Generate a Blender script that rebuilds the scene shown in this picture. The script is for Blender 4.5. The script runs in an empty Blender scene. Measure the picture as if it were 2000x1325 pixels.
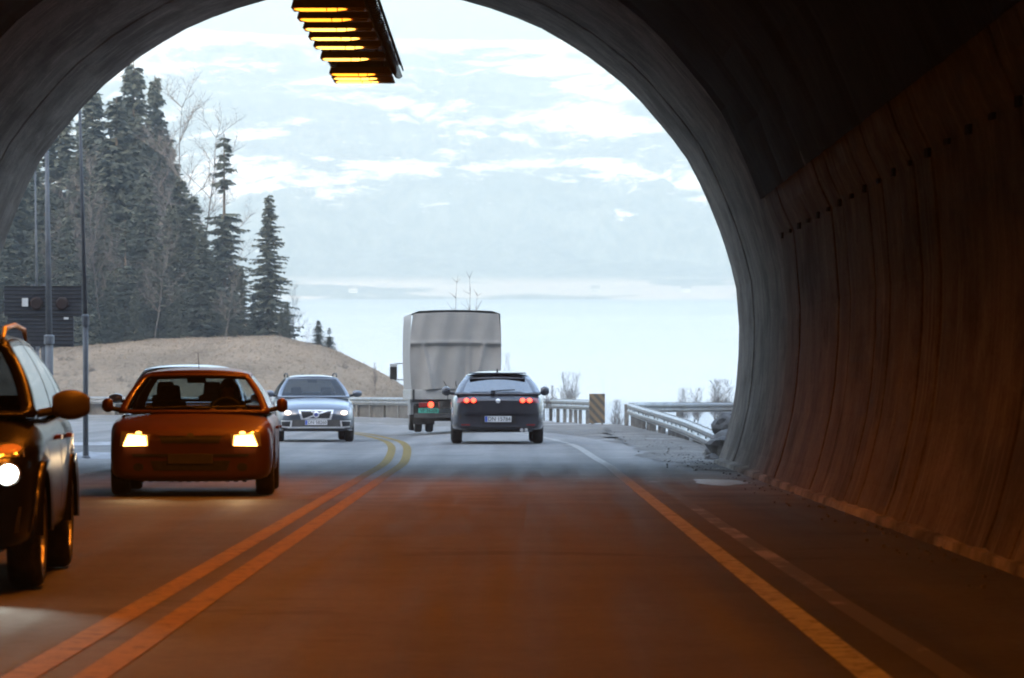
import bpy, bmesh, math, random
from mathutils import Vector, Matrix, Quaternion
from mathutils.bvhtree import BVHTree
R = math.radians
rnd = random.Random(7)
SC = bpy.context.scene
COL = SC.collection

# ------------------------------------------------------------------ camera, sky, sun, exposure
G = 0.02773                 # the road falls away from the camera by this slope
CAMZ = 1.25
cam = bpy.data.cameras.new('camera')
cam.sensor_width = 36; cam.lens = 135
cam.clip_start = 0.1; cam.clip_end = 20000
cam.dof.use_dof = True; cam.dof.focus_distance = 85; cam.dof.aperture_fstop = 8
camo = bpy.data.objects.new('camera', cam); COL.objects.link(camo)
camo.location = (0, 0, CAMZ)
camo.rotation_euler = (R(90) - math.atan(110.5 / 7500), 0, R(0.0))
SC.camera = camo

w = bpy.data.worlds.new("World"); SC.world = w; w.use_nodes = True
nt = w.node_tree
sky = nt.nodes.new('ShaderNodeTexSky'); sky.sky_type = 'NISHITA'; sky.sun_disc = False
SUN_EL, SUN_AZ = 16, 200     # azimuth clockwise from +Y
sky.sun_elevation = R(SUN_EL); sky.sun_rotation = R(SUN_AZ)
sky.air_density = .8; sky.dust_density = 4; sky.ozone_density = .4; sky.altitude = 50
bg = nt.nodes['Background']; bg.inputs['Strength'].default_value = 0.15
nt.links.new(sky.outputs[0], bg.inputs[0])
sl = bpy.data.lights.new('sun', 'SUN'); sl.energy = 3.4; sl.angle = R(0.6); sl.color = (1.0, .93, .84)
so = bpy.data.objects.new('sun', sl); COL.objects.link(so)
sd = Vector((math.sin(R(SUN_AZ)) * math.cos(R(SUN_EL)), math.cos(R(SUN_AZ)) * math.cos(R(SUN_EL)), math.sin(R(SUN_EL))))
so.rotation_euler = sd.to_track_quat('Z', 'Y').to_euler()
so.location = (60, 60, 60)
SC.view_settings.view_transform = 'Standard'; SC.view_settings.look = 'None'
SC.view_settings.exposure = 3.1; SC.view_settings.gamma = 1
SC.cycles.max_bounces = 8; SC.cycles.diffuse_bounces = 3; SC.cycles.glossy_bounces = 4
SC.cycles.transparent_max_bounces = 16; SC.cycles.volume_bounces = 1
SC.cycles.filter_width = 2.0
SC.cycles.sample_clamp_indirect = 6

# ------------------------------------------------------------------ materials
MATS = {}
def mat(name, col, rough=.6, metal=0, emis=None, es=0, noise=None, scale=5, bump=0, bscale=40, coat=0, alpha=None, stretch=(1, 1, 1), spec=.5, detail=6, rvar=0):
    if name in MATS: return MATS[name]
    m = bpy.data.materials.new(name); m.use_nodes = True
    n = m.node_tree.nodes; l = m.node_tree.links; b = n['Principled BSDF']
    b.inputs['Base Color'].default_value = (*col, 1); b.inputs['Roughness'].default_value = rough
    b.inputs['Metallic'].default_value = metal; b.inputs['Specular IOR Level'].default_value = spec
    b.inputs['Coat Weight'].default_value = coat; b.inputs['Coat Roughness'].default_value = .06
    if emis: b.inputs['Emission Color'].default_value = (*emis, 1); b.inputs['Emission Strength'].default_value = es
    tc = n.new('ShaderNodeTexCoord'); mp = n.new('ShaderNodeMapping'); l.new(tc.outputs['Object'], mp.inputs[0])
    mp.inputs['Scale'].default_value = stretch
    if noise is None and not emis: noise = tuple(min(1, c * 1.35 + .01) for c in col)
    if noise:
        t = n.new('ShaderNodeTexNoise'); t.inputs['Scale'].default_value = scale; t.inputs['Detail'].default_value = detail
        t.inputs['Roughness'].default_value = .62
        l.new(mp.outputs[0], t.inputs['Vector'])
        r = n.new('ShaderNodeValToRGB'); r.color_ramp.elements[0].position = .35; r.color_ramp.elements[1].position = .68
        r.color_ramp.elements[0].color = (*col, 1); r.color_ramp.elements[1].color = (*noise, 1)
        l.new(t.outputs['Fac'], r.inputs[0]); l.new(r.outputs[0], b.inputs['Base Color'])
        if rvar:
            mr = n.new('ShaderNodeMapRange'); mr.inputs['To Min'].default_value = rough - rvar; mr.inputs['To Max'].default_value = rough + rvar
            l.new(t.outputs['Fac'], mr.inputs[0]); l.new(mr.outputs[0], b.inputs['Roughness'])
    if bump:
        t2 = n.new('ShaderNodeTexNoise'); t2.inputs['Scale'].default_value = bscale; t2.inputs['Detail'].default_value = 4
        l.new(mp.outputs[0], t2.inputs['Vector'])
        bp = n.new('ShaderNodeBump'); bp.inputs['Strength'].default_value = bump; bp.inputs['Distance'].default_value = .02
        l.new(t2.outputs['Fac'], bp.inputs['Height']); l.new(bp.outputs[0], b.inputs['Normal'])
    MATS[name] = m
    return m

def glassmat(name, tint, glossy=1.0):
    m = bpy.data.materials.new(name); m.use_nodes = True
    n = m.node_tree.nodes; l = m.node_tree.links; n.remove(n['Principled BSDF'])
    tr = n.new('ShaderNodeBsdfTransparent'); tr.inputs[0].default_value = (*tint, 1)
    gl = n.new('ShaderNodeBsdfGlossy'); gl.inputs['Roughness'].default_value = .03
    fr = n.new('ShaderNodeFresnel'); fr.inputs[0].default_value = 1.5
    mu = n.new('ShaderNodeMath'); mu.operation = 'MULTIPLY'; mu.inputs[1].default_value = glossy; l.new(fr.outputs[0], mu.inputs[0])
    mx = n.new('ShaderNodeMixShader'); l.new(mu.outputs[0], mx.inputs[0]); l.new(tr.outputs[0], mx.inputs[1]); l.new(gl.outputs[0], mx.inputs[2])
    l.new(mx.outputs[0], n['Material Output'].inputs[0]); MATS[name] = m
    return m

def node_mat(name, build):
    m = bpy.data.materials.new(name); m.use_nodes = True
    n = m.node_tree.nodes; l = m.node_tree.links
    build(n, l, n['Principled BSDF']); MATS[name] = m
    return m
def noise_node(n, l, vec, scale, detail=5, rough=.6):
    t = n.new('ShaderNodeTexNoise'); t.inputs['Scale'].default_value = scale; t.inputs['Detail'].default_value = detail
    t.inputs['Roughness'].default_value = rough; l.new(vec, t.inputs['Vector']); return t.outputs['Fac']
def mapping(n, l, src, scale=(1, 1, 1), loc=(0, 0, 0)):
    mp = n.new('ShaderNodeMapping'); mp.inputs['Scale'].default_value = scale; mp.inputs['Location'].default_value = loc
    l.new(src, mp.inputs[0]); return mp.outputs[0]
def ramp(n, l, fac, stops):
    r = n.new('ShaderNodeValToRGB'); e = r.color_ramp.elements
    while len(e) < len(stops): e.new(.5)
    for i, (p, c) in enumerate(stops):
        e[i].position = p; e[i].color = (*c, 1) if isinstance(c, tuple) else (c, c, c, 1)
    l.new(fac, r.inputs[0]); return r.outputs[0]
def mixc(n, l, fac, a, b, mode='MIX'):
    m = n.new('ShaderNodeMix'); m.data_type = 'RGBA'; m.blend_type = mode
    for s, v in ((0, fac), (6, a), (7, b)):
        if hasattr(v, 'links') or hasattr(v, 'is_linked'): l.new(v, m.inputs[s])
        else: m.inputs[s].default_value = (*v, 1) if isinstance(v, tuple) else v
    return m.outputs[2]
def math_(n, l, op, a, b=None, c=None):
    m = n.new('ShaderNodeMath'); m.operation = op
    for i, v in enumerate((a, b, c)):
        if v is None: continue
        if hasattr(v, 'is_linked'): l.new(v, m.inputs[i])
        else: m.inputs[i].default_value = v
    return m.outputs[0]

def asphalt(n, l, b):
    tc = n.new('ShaderNodeTexCoord').outputs['Object']
    fine = noise_node(n, l, tc, 11, 8, .9); big = noise_node(n, l, tc, .7, 5)
    streak = noise_node(n, l, mapping(n, l, tc, (2.2, .06, 1)), 1.4, 4)
    c = ramp(n, l, fine, [(.38, (.028, .027, .026)), (.62, (.19, .185, .18))])
    c = mixc(n, l, .45, c, ramp(n, l, streak, [(.35, (.045, .044, .043)), (.65, (.15, .146, .14))]))
    c = mixc(n, l, .25, c, ramp(n, l, big, [(.4, (.05, .05, .05)), (.65, (.16, .155, .15))]))
    wt = noise_node(n, l, mapping(n, l, tc, (1.1, .012, 1), (7, 0, 0)), 1.0, 2, .4)
    c = mixc(n, l, .30, c, ramp(n, l, wt, [(.38, (.04, .039, .038)), (.62, (.17, .165, .16))]))
    pt = noise_node(n, l, mapping(n, l, tc, (.25, .5, 1), (1, 4, 0)), 1.0, 5, .75)
    c = mixc(n, l, ramp(n, l, pt, [(.60, 0.0), (.63, .4)]), c, (.035, .034, .033))
    # daylight painted into the colour: road paler outside the mouth, darker inside the tunnel
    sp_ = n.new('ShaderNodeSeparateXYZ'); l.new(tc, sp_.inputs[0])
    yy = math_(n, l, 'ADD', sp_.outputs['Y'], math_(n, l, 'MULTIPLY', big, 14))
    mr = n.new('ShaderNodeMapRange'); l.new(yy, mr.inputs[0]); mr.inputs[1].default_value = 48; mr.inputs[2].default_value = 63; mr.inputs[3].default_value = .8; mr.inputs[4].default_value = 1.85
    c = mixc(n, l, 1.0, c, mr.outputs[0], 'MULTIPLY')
    l.new(c, b.inputs['Base Color'])
    l.new(ramp(n, l, streak, [(.3, .62), (.7, .85)]), b.inputs['Roughness'])
    bp = n.new('ShaderNodeBump'); bp.inputs['Strength'].default_value = .6; bp.inputs['Distance'].default_value = .012
    l.new(fine, bp.inputs['Height']); l.new(bp.outputs[0], b.inputs['Normal']); b.inputs['Specular IOR Level'].default_value = .14
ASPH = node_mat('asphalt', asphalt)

def paint_line(base):
    def f(n, l, b):
        tc = n.new('ShaderNodeTexCoord').outputs['Object']
        w_ = noise_node(n, l, tc, 9, 6, .75)
        c = mixc(n, l, ramp(n, l, w_, [(.36, 0.0), (.46, .75), (.62, 1.0)]), (.06, .052, .04), base)
        l.new(c, b.inputs['Base Color']); b.inputs['Roughness'].default_value = .8; b.inputs['Specular IOR Level'].default_value = .06
    return f
WHITEL = node_mat('white_road_paint', paint_line((.40, .395, .375)))
YELL = node_mat('yellow_road_paint', paint_line((.255, .18, .055)))
def worn(n, l, b):
    tc = n.new('ShaderNodeTexCoord').outputs['Object']
    w_ = noise_node(n, l, mapping(n, l, tc, (1, .35, 1)), 1.9, 6, .65)
    c = mixc(n, l, ramp(n, l, w_, [(.52, 0.0), (.62, 1.0)]), (.075, .072, .068), (.24, .235, .225))
    l.new(c, b.inputs['Base Color']); b.inputs['Roughness'].default_value = .75
WORN = node_mat('worn_kerb_paint', worn)

def gravel(n, l, b):
    tc = n.new('ShaderNodeTexCoord').outputs['Object']
    f = noise_node(n, l, tc, 14, 6, .75); g = noise_node(n, l, tc, .55, 5); s = noise_node(n, l, mapping(n, l, tc, (.5, .22, 1)), .9, 5, .6)
    c = mixc(n, l, .5, ramp(n, l, f, [(.3, (.06, .056, .05)), (.7, (.26, .245, .225))]), ramp(n, l, g, [(.35, (.07, .066, .06)), (.65, (.24, .225, .205))]))
    c = mixc(n, l, ramp(n, l, s, [(.60, 0.0), (.66, .55)]), c, (.5, .5, .5))
    l.new(c, b.inputs['Base Color']); b.inputs['Roughness'].default_value = .9
    bp = n.new('ShaderNodeBump'); bp.inputs['Strength'].default_value = .8; bp.inputs['Distance'].default_value = .05
    l.new(f, bp.inputs['Height']); l.new(bp.outputs[0], b.inputs['Normal'])
GRAV = node_mat('gravel', gravel)
def drygrass(n, l, b):
    tc = n.new('ShaderNodeTexCoord').outputs['Object']
    f = noise_node(n, l, mapping(n, l, tc, (1, .35, 1)), 3.2, 7, .78); g = noise_node(n, l, mapping(n, l, tc, (.35, .10, 1)), .35, 5)
    c = mixc(n, l, .5, ramp(n, l, f, [(.3, (.13, .105, .08)), (.7, (.46, .38, .30))]), ramp(n, l, g, [(.35, (.16, .125, .085)), (.65, (.40, .31, .22))]))
    l.new(c, b.inputs['Base Color']); b.inputs['Roughness'].default_value = 1; b.inputs['Specular IOR Level'].default_value = .1
    bp = n.new('ShaderNodeBump'); bp.inputs['Strength'].default_value = 1; bp.inputs['Distance'].default_value = .35
    l.new(f, bp.inputs['Height']); l.new(bp.outputs[0], b.inputs['Normal'])
GRASS = node_mat('dry_grass', drygrass)

def concrete_wall(dark, light, stain):
    def f(n, l, b):
        tc = n.new('ShaderNodeTexCoord').outputs['Object']
        v = noise_node(n, l, mapping(n, l, tc, (1.0, 1.6, .12)), 2.3, 6, .7)
        g = noise_node(n, l, tc, 1.1, 6, .65); fi = noise_node(n, l, tc, 26, 4, .7)
        c = ramp(n, l, g, [(.3, dark), (.7, light)])
        c = mixc(n, l, ramp(n, l, v, [(.45, 0.0), (.78, .38)]), c, stain)
        bl = noise_node(n, l, mapping(n, l, tc, (1, .55, .8), (9, 2, 4)), .9, 8, .72)
        c = mixc(n, l, ramp(n, l, bl, [(.48, 0.0), (.60, .6)]), c, stain)
        c = mixc(n, l, ramp(n, l, fi, [(.40, .35), (.60, 0.0)]), c, stain)
        v2 = noise_node(n, l, mapping(n, l, tc, (1.0, 3.2, .05), (4, 7, 1)), 1.7, 5, .6)
        c = mixc(n, l, ramp(n, l, v2, [(.56, 0.0), (.70, .38)]), c, tuple(min(.6, x * 1.6) for x in light))
        l.new(c, b.inputs['Base Color']); b.inputs['Roughness'].default_value = .95; b.inputs['Specular IOR Level'].default_value = .06
        bp = n.new('ShaderNodeBump'); bp.inputs['Strength'].default_value = .4; bp.inputs['Distance'].default_value = .015
        l.new(fi, bp.inputs['Height']); l.new(bp.outputs[0], b.inputs['Normal'])
    return f
WALLM = node_mat('stained_wall_panel', concrete_wall((.125, .105, .09), (.25, .215, .185), (.045, .037, .03)))
PORTM = node_mat('portal_concrete', concrete_wall((.17, .148, .13), (.35, .31, .275), (.08, .07, .062)))
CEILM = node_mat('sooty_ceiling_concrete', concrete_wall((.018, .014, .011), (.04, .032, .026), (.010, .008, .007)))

def mountain(n, l, b):
    geo = n.new('ShaderNodeNewGeometry').outputs['Position']
    sep = n.new('ShaderNodeSeparateXYZ'); l.new(geo, sep.inputs[0]); z = sep.outputs['Z']
    forest = noise_node(n, l, mapping(n, l, geo, (.11, .05, .022)), 1.0, 6, .8)
    c = ramp(n, l, forest, [(.38, (.008, .014, .014)), (.62, (.20, .21, .19))])
    sn = noise_node(n, l, mapping(n, l, geo, (.016, .022, .045), (3.1, 1.7, .4)), 1.0, 12, .76)
    reg = noise_node(n, l, mapping(n, l, geo, (.0055, .0010, .022), (1.3, .2, 6.35)), 1.0, 3, .5)
    hi = n.new('ShaderNodeMapRange'); l.new(z, hi.inputs[0])
    hi.inputs[1].default_value = 45; hi.inputs[2].default_value = 120; hi.inputs[3].default_value = -.20; hi.inputs[4].default_value = .0
    a = math_(n, l, 'ADD', sn, hi.outputs[0])
    a = math_(n, l, 'ADD', a, math_(n, l, 'MULTIPLY', math_(n, l, 'SUBTRACT', reg, .5), .8))
    top = n.new('ShaderNodeMapRange'); l.new(z, top.inputs[0]); top.inputs[1].default_value = 262; top.inputs[2].default_value = 285; top.inputs[3].default_value = 0; top.inputs[4].default_value = .3
    a = math_(n, l, 'ADD', a, top.outputs[0])
    mask = ramp(n, l, a, [(.51, 0.0), (.555, 1.0)])
    c = mixc(n, l, mask, c, (.86, .85, .84))
    # fields and bare ground along the shore
    fl = noise_node(n, l, mapping(n, l, geo, (.006, .004, .10), (2, 0, .8)), 1.0, 4, .5)
    low = n.new('ShaderNodeMapRange'); l.new(z, low.inputs[0]); low.inputs[1].default_value = 0; low.inputs[2].default_value = 7; low.inputs[3].default_value = 1; low.inputs[4].default_value = 0
    fm = math_(n, l, 'MULTIPLY', ramp(n, l, fl, [(.49, 0.0), (.53, 1.0)]), low.outputs[0])
    c = mixc(n, l, fm, c, (.52, .42, .34))
    l.new(c, b.inputs['Base Color']); b.inputs['Roughness'].default_value = .95; b.inputs['Specular IOR Level'].default_value = .1
MOUNT = node_mat('mountain_forest_and_snow', mountain)

def water(n, l, b):
    geo = n.new('ShaderNodeNewGeometry').outputs['Position']
    b.inputs['Base Color'].default_value = (.30, .33, .35, 1)
    band = noise_node(n, l, mapping(n, l, geo, (.0004, .0016, 1)), 1.0, 3, .5)
    l.new(ramp(n, l, band, [(.35, .34), (.65, .46)]), b.inputs['Roughness'])
    wv = noise_node(n, l, mapping(n, l, geo, (.5, .9, 1)), 1.0, 6, .7)
    bp = n.new('ShaderNodeBump'); bp.inputs['Strength'].default_value = .9; bp.inputs['Distance'].default_value = .35
    l.new(wv, bp.inputs['Height']); l.new(bp.outputs[0], b.inputs['Normal'])
WATER = node_mat('water', water)

GALV = mat('galvanised_steel', (.42, .43, .44), .42, .75, noise=(.30, .30, .29), scale=3, rvar=.12)
DGALV = mat('weathered_steel_post', (.16, .15, .14), .6, .4, noise=(.26, .25, .23), scale=6)
POLEM = mat('grey_pole_steel', (.13, .14, .15), .6, .2, noise=(.19, .20, .21), scale=4)
BLACKP = mat('black_plastic', (.018, .018, .018), .55, scale=12)
RUBBER = mat('tyre_rubber', (.022, .021, .020), .85, noise=(.06, .055, .05), scale=8, bump=.3, bscale=60)
RIM = mat('wheel_rim', (.35, .35, .36), .35, .8)
CHROME = mat('chrome_trim', (.80, .80, .82), .35, .55)
INTER = mat('dark_interior', (.022, .020, .019), .85, scale=10)
FABR = mat('seat_fabric', (.028, .027, .028), .95, scale=20)
GLASS = glassmat('window_glass', (.72, .76, .75))
DGLASS = glassmat('tinted_glass', (.30, .33, .34))
PLATE = mat('plate_white', (.72, .73, .74), .4)
PBLUE = mat('plate_blue', (.06, .12, .50), .4)
PGREEN = mat('plate_green', (.07, .34, .26), .4)
INK = mat('plate_ink', (.015, .015, .018), .5)
BARK = mat('spruce_bark', (.060, .045, .035), .95, noise=(.12, .095, .075), scale=6)
BIRCHB = mat('birch_bark', (.12, .11, .105), .9, noise=(.075, .07, .065), scale=3)
TWIG = mat('bare_twig', (.12, .105, .095), .9, scale=4)
NEED = mat('spruce_needles', (.050, .060, .050), .85, noise=(.115, .13, .105), scale=.9, spec=.2)
PERSONM = mat('dark_jacket', (.03, .03, .035), .9)
SKIN = mat('skin', (.45, .27, .20), .5)
HAIR = mat('dark_hair', (.03, .022, .016), .7)

# ------------------------------------------------------------------ mesh helpers
def link(name, me, m=None, parent=None, smooth=False, loc=None):
    if m is not None:
        for mm in (m if isinstance(m, (list, tuple)) else [m]): me.materials.append(mm)
    if smooth:
        for p in me.polygons: p.use_smooth = True
    o = bpy.data.objects.new(name, me); COL.objects.link(o)
    if parent: o.parent = parent
    if loc: o.location = loc
    return o
class MB:
    def __init__(s): s.v = []; s.f = []
    def add(s, vs, fs):
        k = len(s.v); s.v += [tuple(v) for v in vs]; s.f += [tuple(i + k for i in f) for f in fs]; return s
    def box(s, c, d, rz=0, rx=0, ry=0, taper=1.0):
        x, y, z = d[0] / 2, d[1] / 2, d[2] / 2
        M = Matrix.Rotation(rz, 3, 'Z') @ Matrix.Rotation(ry, 3, 'Y') @ Matrix.Rotation(rx, 3, 'X')
        vs = []
        for dz in (-1, 1):
            t = taper if dz > 0 else 1
            for dx, dy in ((-1, -1), (1, -1), (1, 1), (-1, 1)): vs.append(Vector(c) + M @ Vector((dx * x * t, dy * y * t, dz * z)))
        return s.add(vs, [(3, 2, 1, 0), (4, 5, 6, 7), (0, 1, 5, 4), (1, 2, 6, 5), (2, 3, 7, 6), (3, 0, 4, 7)])
    def tube(s, pts, rs, n=8, cap=True):
        pts = [Vector(p) for p in pts]
        if not isinstance(rs, (list, tuple)): rs = [rs] * len(pts)
        vs = []; up = Vector((0, 0, 1))
        for i, p in enumerate(pts):
            d = (pts[min(i + 1, len(pts) - 1)] - pts[max(i - 1, 0)])
            d = d.normalized() if d.length > 1e-9 else Vector((0, 0, 1))
            a = d.cross(up) if abs(d.z) < .95 else d.cross(Vector((1, 0, 0)))
            a.normalize(); b = d.cross(a)
            for k in range(n):
                t = 2 * math.pi * k / n; vs.append(p + a * math.cos(t) * rs[i] + b * math.sin(t) * rs[i])
        fs = []
        for i in range(len(pts) - 1):
            for k in range(n):
                k2 = (k + 1) % n; fs.append((i * n + k, i * n + k2, (i + 1) * n + k2, (i + 1) * n + k))
        if cap: fs.append(tuple(range(n))[::-1]); fs.append(tuple((len(pts) - 1) * n + k for k in range(n)))
        return s.add(vs, fs)
    def lathe(s, prof, n=24, axis='X', c=(0, 0, 0)):
        # prof: (axial, radius)
        vs = []
        for a, r in prof:
            for k in range(n):
                t = 2 * math.pi * k / n; u, w_ = r * math.cos(t), r * math.sin(t)
                p = (a, u, w_) if axis == 'X' else ((u, a, w_) if axis == 'Y' else (u, w_, a))
                vs.append((p[0] + c[0], p[1] + c[1], p[2] + c[2]))
        fs = [(i * n + k, i * n + (k + 1) % n, (i + 1) * n + (k + 1) % n, (i + 1) * n + k) for i in range(len(prof) - 1) for k in range(n)]
        return s.add(vs, fs)
    def grid(s, P):
        ny, nx = len(P), len(P[0]); vs = [p for r in P for p in r]
        return s.add(vs, [(j * nx + i, j * nx + i + 1, (j + 1) * nx + i + 1, (j + 1) * nx + i) for j in range(ny - 1) for i in range(nx - 1)])
    def mesh(s, name):
        me = bpy.data.meshes.new(name); me.from_pydata(s.v, [], s.f); me.update(); return me
    def build(s, name, m, parent=None, smooth=False, bevel=0, fix=True):
        me = s.mesh(name)
        if fix or bevel:
            bm = bmesh.new(); bm.from_mesh(me)
            bmesh.ops.recalc_face_normals(bm, faces=bm.faces)
            if bevel: bmesh.ops.bevel(bm, geom=[e for e in bm.edges if e.calc_face_angle(0) > .5], offset=bevel, segments=2, affect='EDGES', profile=.5)
            bm.to_mesh(me); bm.free()
        return link(name, me, m, parent, smooth)
def tag(o, label=None, cat=None, group=None, kind=None):
    if label: o['label'] = label
    if cat: o['category'] = cat
    if group: o['group'] = group
    if kind: o['kind'] = kind
    return o
def empty(name, loc=(0, 0, 0), rz=0):
    o = bpy.data.objects.new(name, None); COL.objects.link(o); o.location = loc; o.rotation_euler = (0, 0, rz); o.empty_display_size = .2; return o
def kids(o): return [c for c in bpy.data.objects if c.parent == o]
def copy_tree(o, parent=None):
    c = o.copy(); COL.objects.link(c); c.parent = parent
    for ch in kids(o): copy_tree(ch, c)
    return c
def sm(t): t = max(0, min(1, t)); return t * t * (3 - 2 * t)
def rz_(y): return -G * min(y, 190)
def rd(x, y): return rz_(y) + .105 * sm((x + 3.2) / 2.4) * sm((y - 66) / 13)   # the bend is banked, its outer lane higher
def at(px, py, d):   # real position of something seen at that pixel of the 2000 px photograph when d metres away
    return Vector(((px - 1000) / 7500 * d, d, CAMZ - (py - 552) / 7500 * d))
def lerp(a, b, t): return a + (b - a) * t
def interp(x, xs, ys):
    if x <= xs[0]: return ys[0]
    for i in range(len(xs) - 1):
        if x <= xs[i + 1]:
            t = (x - xs[i]) / (xs[i + 1] - xs[i]); return lerp(ys[i], ys[i + 1], t)
    return ys[-1]
def sm(t): t = max(0, min(1, t)); return t * t * (3 - 2 * t)
def catmull(pts, n=8):
    out = []
    for i in range(len(pts) - 1):
        p0 = Vector(pts[max(i - 1, 0)]); p1 = Vector(pts[i]); p2 = Vector(pts[i + 1]); p3 = Vector(pts[min(i + 2, len(pts) - 1)])
        for k in range(n):
            t = k / n
            out.append(.5 * ((2 * p1) + (p2 - p0) * t + (2 * p0 - 5 * p1 + 4 * p2 - p3) * t * t + (3 * p1 - p0 - 3 * p2 + p3) * t ** 3))
    out.append(Vector(pts[-1])); return out

# ------------------------------------------------------------------ road
CL = [(-1.95, -80), (-1.95, -40), (-1.95, 0), (-1.95, 20), (-1.95, 40), (-1.95, 55), (-1.98, 66), (-2.4, 82), (-3.1, 95), (-4.6, 110), (-7.6, 128), (-12, 144), (-20, 158), (-33, 168), (-52, 174), (-80, 176), (-130, 176)]
cl = catmull([(x, y, 0) for x, y in CL], 10)
def offs(pts, o):
    out = []
    for i, p in enumerate(pts):
        d = (pts[min(i + 1, len(pts) - 1)] - pts[max(i - 1, 0)]).normalized()
        oo = o(p) if callable(o) else o
        q = p + Vector((d.y, -d.x, 0)) * oo
        out.append(q)
    return out
def ribbon(name, l_, r_, dz, m, n=1, kind='structure'):
    a, b = offs(cl, l_), offs(cl, r_); P = []
    for i in range(len(a)):
        row = []
        for k in range(n + 1):
            q = a[i].lerp(b[i], k / n); row.append((q.x, q.y, rd(q.x, q.y) + dz))
        P.append(row)
    o = MB().grid(P).build(name, m, fix=False); 
    if o.data.polygons[0].normal.z < 0: o.data.flip_normals()
    return tag(o, kind=kind)
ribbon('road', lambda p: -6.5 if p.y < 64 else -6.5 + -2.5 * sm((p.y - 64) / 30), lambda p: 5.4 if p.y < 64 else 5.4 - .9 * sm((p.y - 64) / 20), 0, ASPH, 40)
ribbon('yellow_centre_line', .05, .21, .004, YELL)
ribbon('yellow_centre_line', -.26, -.10, .004, YELL)
def r_off(p): return 3.44 - .0
ribbon('white_edge_line', lambda p: r_off(p), lambda p: r_off(p) + .15, .004, WHITEL)
ribbon('white_edge_line', -4.35, -4.2, .004, WHITEL)
# worn paint beside the shoulder inside the tunnel
P = []
from mathutils import noise as mn
for i in range(200):
    y = 14 + i * .2; wob = .015 * mn.noise(Vector((y * .3, 0, 0))); w2 = 0
    P.append([(1.85 + wob, y, rz_(y) + .004), (1.99 + wob + w2, y, rz_(y) + .004)])
o = MB().grid(P).build('worn_shoulder_line', WORN, fix=False); tag(o, kind='structure')
# snow-grey melt patches on the shoulder
def blob(cx, cy, rx, ry, name, m, dz, seed=0):
    r2 = random.Random(seed); vs = [(cx, cy, rz_(cy) + dz)]; n = 28
    ph = [r2.uniform(0, 6.3) for _ in range(3)]
    for k in range(n):
        t = 2 * math.pi * k / n; q = 1 + .13 * math.sin(3 * t + ph[0]) + .1 * math.sin(5 * t + ph[1])
        x, y = cx + rx * q * math.cos(t), cy + ry * q * math.sin(t); vs.append((x, y, rz_(y) + dz))
    o = MB().add(vs, [(0, k + 1, (k + 1) % n + 1) for k in range(n)]).build(name, m, fix=False)
    return tag(o, kind='structure')
WETP = mat('pale_dried_puddle', (.24, .24, .24), .5, noise=(.16, .16, .16), scale=3)
blob(2.78, 51.3, .36, 1.7, 'puddle', WETP, .004, 3)
# sunken gully beside the portal foot
DRAIN = mat('drain_iron', (.05, .05, .05), .5, .6)

# ------------------------------------------------------------------ terrain
RAILX = [(4.1, 60), (4.3, 74), (3.9, 82), (3.75, 100), (3.56, 117), (3.2, 126), (2.9, 129), (1.6, 141), (-1.2, 157), (-6.5, 174), (-12, 182), (-21, 189), (-36, 193), (-60, 195), (-100, 195)]
def rail_y_of_x(x):
    xs = [p[0] for p in RAILX[5:]][::-1]; ys = [p[1] for p in RAILX[5:]][::-1]
    return interp(x, xs, ys)
def rail_x_of_y(y): return interp(y, [p[1] for p in RAILX[:11]], [p[0] for p in RAILX[:11]])
CX = [-60, -31, -24, -16, -12.5, -10.4, -8, -6.3, -3, 2]
CZ = [-3.4, -3.19, -2.55, -2.32, -3.10, -4.05, -5.3, -6.5, -9, -13.5]
def ground(x, y):
    base = rd(x, y)
    if y < 66 and x > 3.4: return base + min(2.2, (x - 3.4) * .8) if x > 3.8 else base
    if y < 66: return base - .03
    # outside distance past the outer rail
    if x > -7 and y > 60:
        D = max(x - (rail_x_of_y(y) if y < 174 else -30) - .6, 0) if y < 130 else max(y - rail_y_of_x(x) - 1.0, 0, )
        if y >= 130 and x > 3: D = max(D, x - 3.8)
        side = -sm(D / 22) * (13.5 + base) - (min(.35, D * .3))
    else: side = None
    ry = rail_y_of_x(x) + 1.5
    hz = None
    if x < 2:
        if y > ry:
            t = sm((y - ry) / (260 - ry)) if y < 260 else 1
            c = interp(x if y < 260 else x * 260 / y, CX, CZ)
            hz = lerp(base, c, t)
            if y > 260:
                hz -= .9 * sm((y - 260) / 20)
                hz += max(0, y - 275) * .10 * sm((-x / y - .092) / .03)
                hz -= sm((y - 280) / 60) * sm((x / y + .066) / .02) * 9
            hz = max(hz, -13.6)
        else: hz = base
    if side is None: z = hz
    elif hz is None: z = base + side
    else:
        k = sm((x + 7) / 9) if y > 130 else 1
        z = lerp(hz, base + side, k)
    # rough verge
    z += .04 * math.sin(x * 2.1 + y * .7) * math.sin(y * .9 - x) * (1 if y > ry + 2 else .35)
    if y < 190: 
        d = min(abs(x - q.x) + abs(y - q.y) for q in cl[50::4]) if -95 < x < 8 and y > 66 else 99
    return max(z, -13.8) - .03
def axis(a, b, bands):
    out = [a]
    while out[-1] < b:
        x = out[-1]; st = bands[-1][1]
        for lim, s in bands:
            if x < lim: st = s; break
        out.append(x + st)
    return out
gx = axis(-160, 150, [(-60, 8), (-30, 2.0), (8, .7), (20, 1.5), (999, 8)])
gy = axis(60, 440, [(200, 1.6), (290, 2.5), (999, 8)])
b_ = MB(); b_.grid([[(x, y, ground(x, y)) for x in gx] for y in gy])
me = b_.mesh('ground'); o = link('ground', me, [GRAV, GRASS], smooth=True)
for p in me.polygons:
    c = p.center; p.material_index = 1 if (c.y > rail_y_of_x(c.x) + 1 or c.x > rail_x_of_y(c.y) + .8 and c.y < 175) and c.y > 64 else 0
tag(o, kind='structure')
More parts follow.
